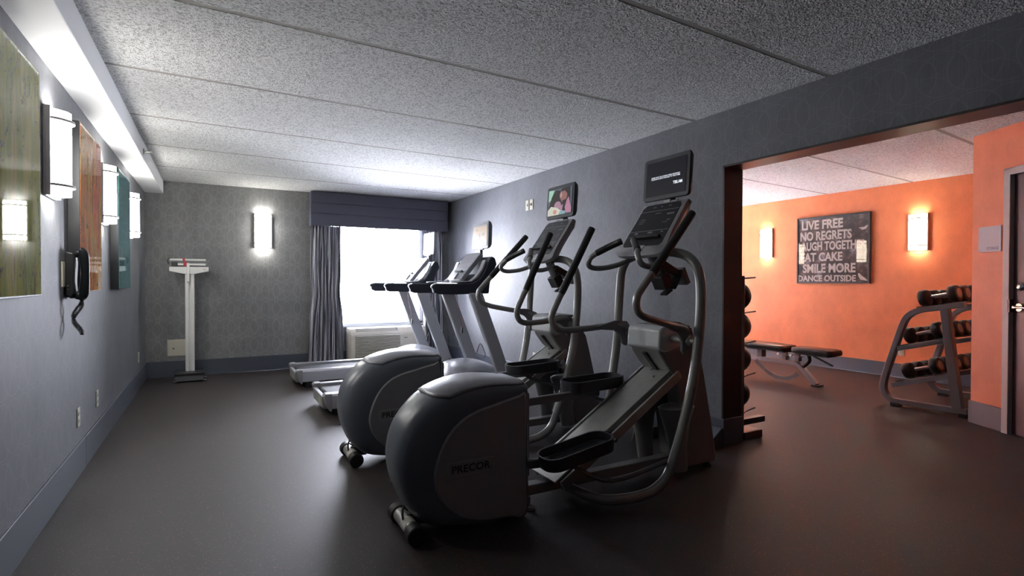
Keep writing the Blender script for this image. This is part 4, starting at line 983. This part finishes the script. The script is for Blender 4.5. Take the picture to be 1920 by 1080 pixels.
    # safety cord and clip
    MB().tube([(2.20, y(-.12), 1.09), (2.22, y(-.12), .95), (2.26, y(-.12), .72)], .003, 6, 4).build('safety_cord', M['redcord'], T_)
    MB().obox((2.262, y(-.12), .69), (.016, .02, .06), (0, 0, 0)).build('safety_clip', M['black'], T_, bevel=.003)
    MB().tube([(2.52, y(-.42 + .5), .40), (2.56, y(.06), .52), (2.61, y(.04), .40), (2.60, y(.05), .36)], .004, 6, 4).build('power_lead', M['black'], T_)
    return T_
make_treadmill('silver treadmill nearer the camera, its screen showing a blurred tan programme', 5.275, 'show')
make_treadmill('silver treadmill by the window, its screen bright white', 6.75, 'white').location.x -= .045

# ------------------------------------------------------------------ small things by the grey wall
o = MB().prism([(3.04, 0), (3.238, 0), (3.238, .135), (3.225, .135)], 'y', 2.672, 3.20).build('cable_ramp', M['bb'], None, bevel=.003)
tag(o, 'dark sloped cover board leaning along the foot of the grey wall by the opening', 'cover')
o = MB().prism([(3.12, .062), (3.19, .110), (3.188, .114), (3.118, .066)], 'y', 2.76, 2.84).build('paper_slip', M['paper'], None)
tag(o, 'small cream slip lying on the dark sloped cover board', 'paper')
for k, (px, py) in enumerate(((2.93, 3.12), (2.95, 4.32))):
    o = thing('power_adapter', ('black power box with grey leads on the floor behind the nearest elliptical', 'black power box with grey leads on the floor behind the second elliptical')[k], 'power adapter', (px, py, 0), 'power boxes on the floor')
    MB().box(px - .10, px + .08, py - .05, py + .05, 0, .085).build('case', M['black'], o, bevel=.006)
    MB().tube([(px - .10, py - .01, .03), (px - .14, py - .03, .10), (px - .17, py - .05, .15), (px - .19, py - .05, .02)], .004, 6, 5).tube([(px - .09, py - .03, .03), (px - .15, py - .05, .13), (px - .20, py - .06, .06), (px - .21, py - .05, .01)], .004, 6, 5).build('lead', M['tube'], o)

# ------------------------------------------------------------------ word poster and sign
o = thing('word_poster', 'square black poster of weathered slogans on the orange wall', 'poster', (XO, 4.408, 1.18))
y0, y1, z0, z1 = 3.905, 4.916, 1.182, 2.132
fm = MB(); t = .022; d_ = .045
fm.box(XO - d_, XO, y0, y0 + t, z0, z1).box(XO - d_, XO, y1 - t, y1, z0, z1).box(XO - d_, XO, y0 + t, y1 - t, z0, z0 + t).box(XO - d_, XO, y0 + t, y1 - t, z1 - t, z1)
fm.build('frame', M['frame'], o, bevel=.003)
pr = MB().box(XO - d_ + .012, XO - .002, y0 + t, y1 - t, z0 + t, z1 - t).build('print', M['grunge'], o)
xx = XO - d_ + .011; W_ = y1 - y0 - 2 * t; Hh = z1 - z0 - 2 * t; top = z1 - t
rows = (('LIVE FREE', .05, .66, .03, .175), ('NO REGRETS', .03, .78, .205, .35), ('LAUGH TOGETHER', .0, .975, .37, .51), ('EAT CAKE', .04, .655, .54, .68), ('SMILE MORE', .07, .835, .715, .86), ('DANCE OUTSIDE', .0, .84, .895, .995))
for tx, u0, u1, v0, v1 in rows:
    cy = y1 - t - W_ * (u0 + u1) / 2; cz = top - Hh * (v0 + v1) / 2
    text_obj('lettering', tx, M['letters'], (xx, cy, cz), (0, -1, 0), (0, 0, 1), width=W_ * (u1 - u0), height=Hh * (v1 - v0), parent=pr, bold=.035, thick=.0006)
def bird(pts, parent):
    mb = MB(); mb.add([(xx - .0008, y1 - t - W_ * u, top - Hh * v) for u, v in pts], [tuple(range(len(pts)))]); mb.build('bird_silhouette', M['letters'], parent)
bird([(.87, .20), (.92, .235), (.97, .225), (1.0, .17), (.975, .175), (.94, .195)], pr)
bird([(.865, .875), (.885, .87), (.91, .90), (.97, .95), (.995, .985), (.94, .975), (.90, .965), (.875, .92)], pr)

o = thing('storage_sign', 'pale blue square sign reading STORAGE beside the wooden door', 'sign', Wp(-.178, 1.45, 0))
mb = MB(); wbox(mb, -.287, -.072, 1.45, 1.66, 0, .008); mb.build('sign_panel', M['sign'], o, bevel=.001)
text_obj('sign_lettering', 'STORAGE', M['signtext'], Wp(-.213, 1.478, .009), (-DX, -DY, 0), (0, 0, 1), width=.115, height=.024, parent=o, bold=.02, thick=.001)

# ------------------------------------------------------------------ dumbbell rack
o = thing('dumbbell_rack', 'grey steel three-tier dumbbell rack in the orange alcove', 'dumbbell rack', (6.25, 2.5, 0))
side = [(2.19, .055), (2.70, .045), (2.80, .055), (2.855, .10), (2.875, .185), (2.845, .33), (2.775, .57), (2.705, .80), (2.655, .885), (2.57, .935), (2.42, .965), (2.215, 1.005)]
RX = (5.78, 6.72)
for k, x in enumerate(RX):
    MB().bar([(x + .03, a, b) for a, b in side], .06, .045, up=(1, 0, 0), smooth=4).build('side_frame', M['rack'], o, bevel=.003) if False else None
    mb = MB(); pts, _ = catmull([Vector((x + .03, a, b)) for a, b in side], [1] * len(side), 4); rings = []
    for i, p in enumerate(pts):
        a = pts[max(i - 1, 0)]; b = pts[min(i + 1, len(pts) - 1)]; tt = (b - a).normalized(); nn = Vector((1, 0, 0)).cross(tt).normalized()
        rings.append([p + Vector((sx * .03, 0, 0)) + nn * (sn * .025) for sx, sn in ((-1, -1), (1, -1), (1, 1), (-1, 1))])
    sf = mb.ring_loft(rings, True).build('side_frame', M['rack'], o, bevel=.004)
    MB().prism([(2.335, .97), (2.40, .96), (2.30, .06), (2.225, .06)], 'x', x - .002, x + .062).build('rear_post', M['rack'], sf, bevel=.004)
    MB().box(x - .006, x + .066, 2.19, 2.25, 0, .035).box(x - .006, x + .066, 2.72, 2.80, 0, .03).build('foot', M['rubber'], sf, bevel=.003)
tiers = [((2.80, .215), (2.30, .385)), ((2.755, .575), (2.335, .70)), ((2.60, .955), (2.27, 1.022))]
order_names = ('bottom', 'middle', 'top')
for (pa, pb), nm in zip(tiers, order_names):
    av, bv = Vector((0, *pa)), Vector((0, *pb)); dd = (bv - av); nn = Vector((0, -dd.z, dd.y)).normalized()
    if nn.z < 0: nn = -nn
    tr = thing_ = None
    for x in RX:
        if nm != 'top':
            MB().bar([Vector((x + .03, *pa)) - nn * .02, Vector((x + .03, *pb)) - nn * .02], .05, .045, up=(nn.x, nn.y, nn.z)).build('shelf_arm', M['rack'], o, bevel=.003)
    sh = MB()
    for f in (.16, .80):
        q = av + dd * f + nn * .006
        sh.bar([(RX[0], q.y, q.z), (RX[1] + .06, q.y, q.z)], .075, .006, up=(nn.x, nn.y, nn.z))
    sh.build('shelf_rail', M['black'], o)
def make_dumbbell():
    D = thing('dumbbell', 'x', 'dumbbell', (0, 0, 0), 'dumbbells on the rack')
    MB().cyl((0, -.075, 0), (0, .075, 0), .015, 14).build('handle', M['chrome'], D)
    for sg in (-1, 1):
        hd = MB().lathe([(.0, 0), (.040, 0), (.060, .008), (.066, .020), (.066, .058), (.060, .070), (.046, .074), (.0, .072)], (0, sg * .072, 0), (0, sg, 0), 24).build('head', M['rubber'], D, sharp=30)
        MB().lathe([(.0, 0), (.038, 0), (.038, .0015), (0, .0015)], (0, sg * .1445, 0), (0, sg, 0), 22).build('end_disc', M['plate'], hd)
    return D
D0 = make_dumbbell(); first = True
ords = ('first', 'second', 'third', 'fourth', 'fifth', 'sixth')
for (pa, pb), nm in zip(tiers, order_names):
    av, bv = Vector((0, *pa)), Vector((0, *pb)); dd = bv - av; nn = Vector((0, -dd.z, dd.y)).normalized()
    if nn.z < 0: nn = -nn
    q = av + dd * .47 + nn * .0885; ang = math.atan2(dd.z, dd.y)
    for k in range(5):
        d = D0 if first else copy_tree(D0); first = False
        d.location = (5.925 + k * .172, q.y, q.z); d.scale = (1.17, 1.08, 1.17); d.rotation_euler = (ang - math.pi if abs(ang) > 1.57 else ang, 0, 0)
        d['label'] = 'black rubber dumbbell on the %s tier of the rack, %s from the near side frame' % (nm, ords[k])

# ------------------------------------------------------------------ weight bench
o = thing('weight_bench', 'adjustable black padded bench on a silver frame by the orange wall', 'bench', (6.05, 4.2, 0))
def pad(y0, y1, z, nm, wd=.135):
    rings = []
    for dz, k in ((0, .006), (.010, 0), (.045, 0), (.060, .008), (.066, .03)):
        rings.append([(a, b, z + dz) for a, b in rrect(6.05 - wd + k, 6.05 + wd - k, y0 + k, y1 - k, .045, 6)])
    return MB().ring_loft(rings, True).build(nm, M['vinyl'], o, sharp=40)
pad(3.47, 3.945, .375, 'seat_pad'); pad(4.02, 4.85, .375, 'back_pad', .145)
MB().box(5.95, 6.15, 4.05, 4.80, .355, .374).box(5.96, 6.14, 3.53, 3.90, .355, .374).build('pad_board', M['black'], o)
rail = [(6.05, 4.98, .02), (6.05, 4.94, .15), (6.05, 4.86, .215), (6.05, 4.60, .235), (6.05, 4.05, .238), (6.05, 3.93, .228), (6.05, 3.86, .175), (6.05, 3.70, .018)]
mb = MB(); pts, _ = catmull([Vector(p) for p in rail], [1] * len(rail), 4); rings = []
for i, p in enumerate(pts):
    a = pts[max(i - 1, 0)]; b = pts[min(i + 1, len(pts) - 1)]; tt = (b - a).normalized(); nn = Vector((1, 0, 0)).cross(tt).normalized()
    rings.append([p + Vector((sx * .035, 0, 0)) + nn * (sn * .025) for sx, sn in ((-1, -1), (1, -1), (1, 1), (-1, 1))])
mb.ring_loft(rings, True).build('main_rail', M['bench'], o, bevel=.004)
MB().box(5.80, 6.30, 4.95, 5.01, .004, .05).build('rear_foot', M['bench'], o, bevel=.004)
MB().box(6.0, 6.12, 3.66, 3.74, 0, .02).build('front_foot', M['rubber'], o, bevel=.003)
arc = [(5.985, 4.44, .215), (5.985, 4.36, .150), (5.985, 4.26, .085), (5.985, 4.14, .045), (5.985, 4.02, .050), (5.985, 3.93, .090), (5.985, 3.89, .125)]
mb = MB(); pts, _ = catmull([Vector(p) for p in arc], [1] * len(arc), 5); rings = []
for i, p in enumerate(pts):
    a = pts[max(i - 1, 0)]; b = pts[min(i + 1, len(pts) - 1)]; tt = (b - a).normalized(); nn = Vector((1, 0, 0)).cross(tt).normalized()
    rings.append([p + Vector((sx * .006, 0, 0)) + nn * (sn * .022) for sx, sn in ((-1, -1), (1, -1), (1, 1), (-1, 1))])
ar = mb.ring_loft(rings, True).build('adjustment_arc', M['steel'], o)
nt = MB()
for i in range(4, len(pts) - 3, 4):
    p = pts[i]; nt.cyl((p.x - .0062, p.y, p.z), (p.x - .0072, p.y, p.z), .006, 8)
nt.build('notch', M['chrome'], ar)
for yy in (4.085, 3.925):
    MB().box(6.015, 6.085, yy - .025, yy + .025, .262, .315).box(6.0, 6.10, yy - .045, yy + .045, .312, .320).box(6.03, 6.07, yy - .02, yy + .02, .32, .356).build('hinge_post', M['bench'], o, bevel=.003)
    MB().lathe([(0, 0), (.016, 0), (.019, .006), (.016, .016), (0, .018)], (5.945, yy + .02, .338), (-1, 0, 0), 16).build('pull_knob', M['white'], o)
MB().box(6.01, 6.09, 4.38, 4.45, .262, .356).build('rear_post', M['steel'], o, bevel=.003)
MB().tube([(6.05, 3.80, .355), (6.05, 3.79, .28), (6.05, 3.86, .21)], .022, 12, 4).build('seat_support', M['black'], o)
MB().cyl((6.02, 3.72, .35), (6.02, 3.50, .265), .011, 10).build('lever', M['black'], o)

# ------------------------------------------------------------------ medicine ball rack
o = thing('ball_rack', 'black upright medicine ball rack standing behind the opening jamb', 'ball rack', (3.58, 2.88, 0))
MB().box(3.462, 3.505, 2.70, 2.735, .05, 1.245).build('post', M['steel'], o, bevel=.004)
MB().box(3.46, 3.52, 2.80, 3.05, 0, .05).build('rear_foot', M['black'], o, bevel=.003)
MB().box(3.505, 3.80, 2.735, 2.79, .10, .145).build('base_foot', M['black'], o, bevel=.003)
MB().box(3.52, 3.72, 2.70, 2.83, 0, .055).build('base_plate', M['black'], o, bevel=.003)
zs = (1.088, .852, .60, .322)
for k, zc in enumerate(zs):
    rb = zc - .128
    MB().tube([(3.50, 2.72, rb), (3.62, 2.77, rb + .002), (3.76, 2.80, rb + .006)], .006, 8, 0).build('ball_cradle', M['black'], o)
MB().tube([(3.50, 2.72, 1.225), (3.74, 2.79, 1.235)], .006, 8, 0).build('ball_cradle', M['black'], o)
nm = ('topmost', 'second from the top', 'third from the top', 'lowest')
for k, zc in enumerate(zs):
    rr = .116 if k < 3 else .110
    b = MB().sphere((3.60, 2.86, zc), rr, 28).build('medicine_ball', M['ball'], None, sharp=80)
    tag(b, 'black medicine ball on the upright rack, %s' % nm[k], 'medicine ball', 'medicine balls on the rack')

for ob in bpy.data.objects:
    if '_org' in ob: del ob['_org']
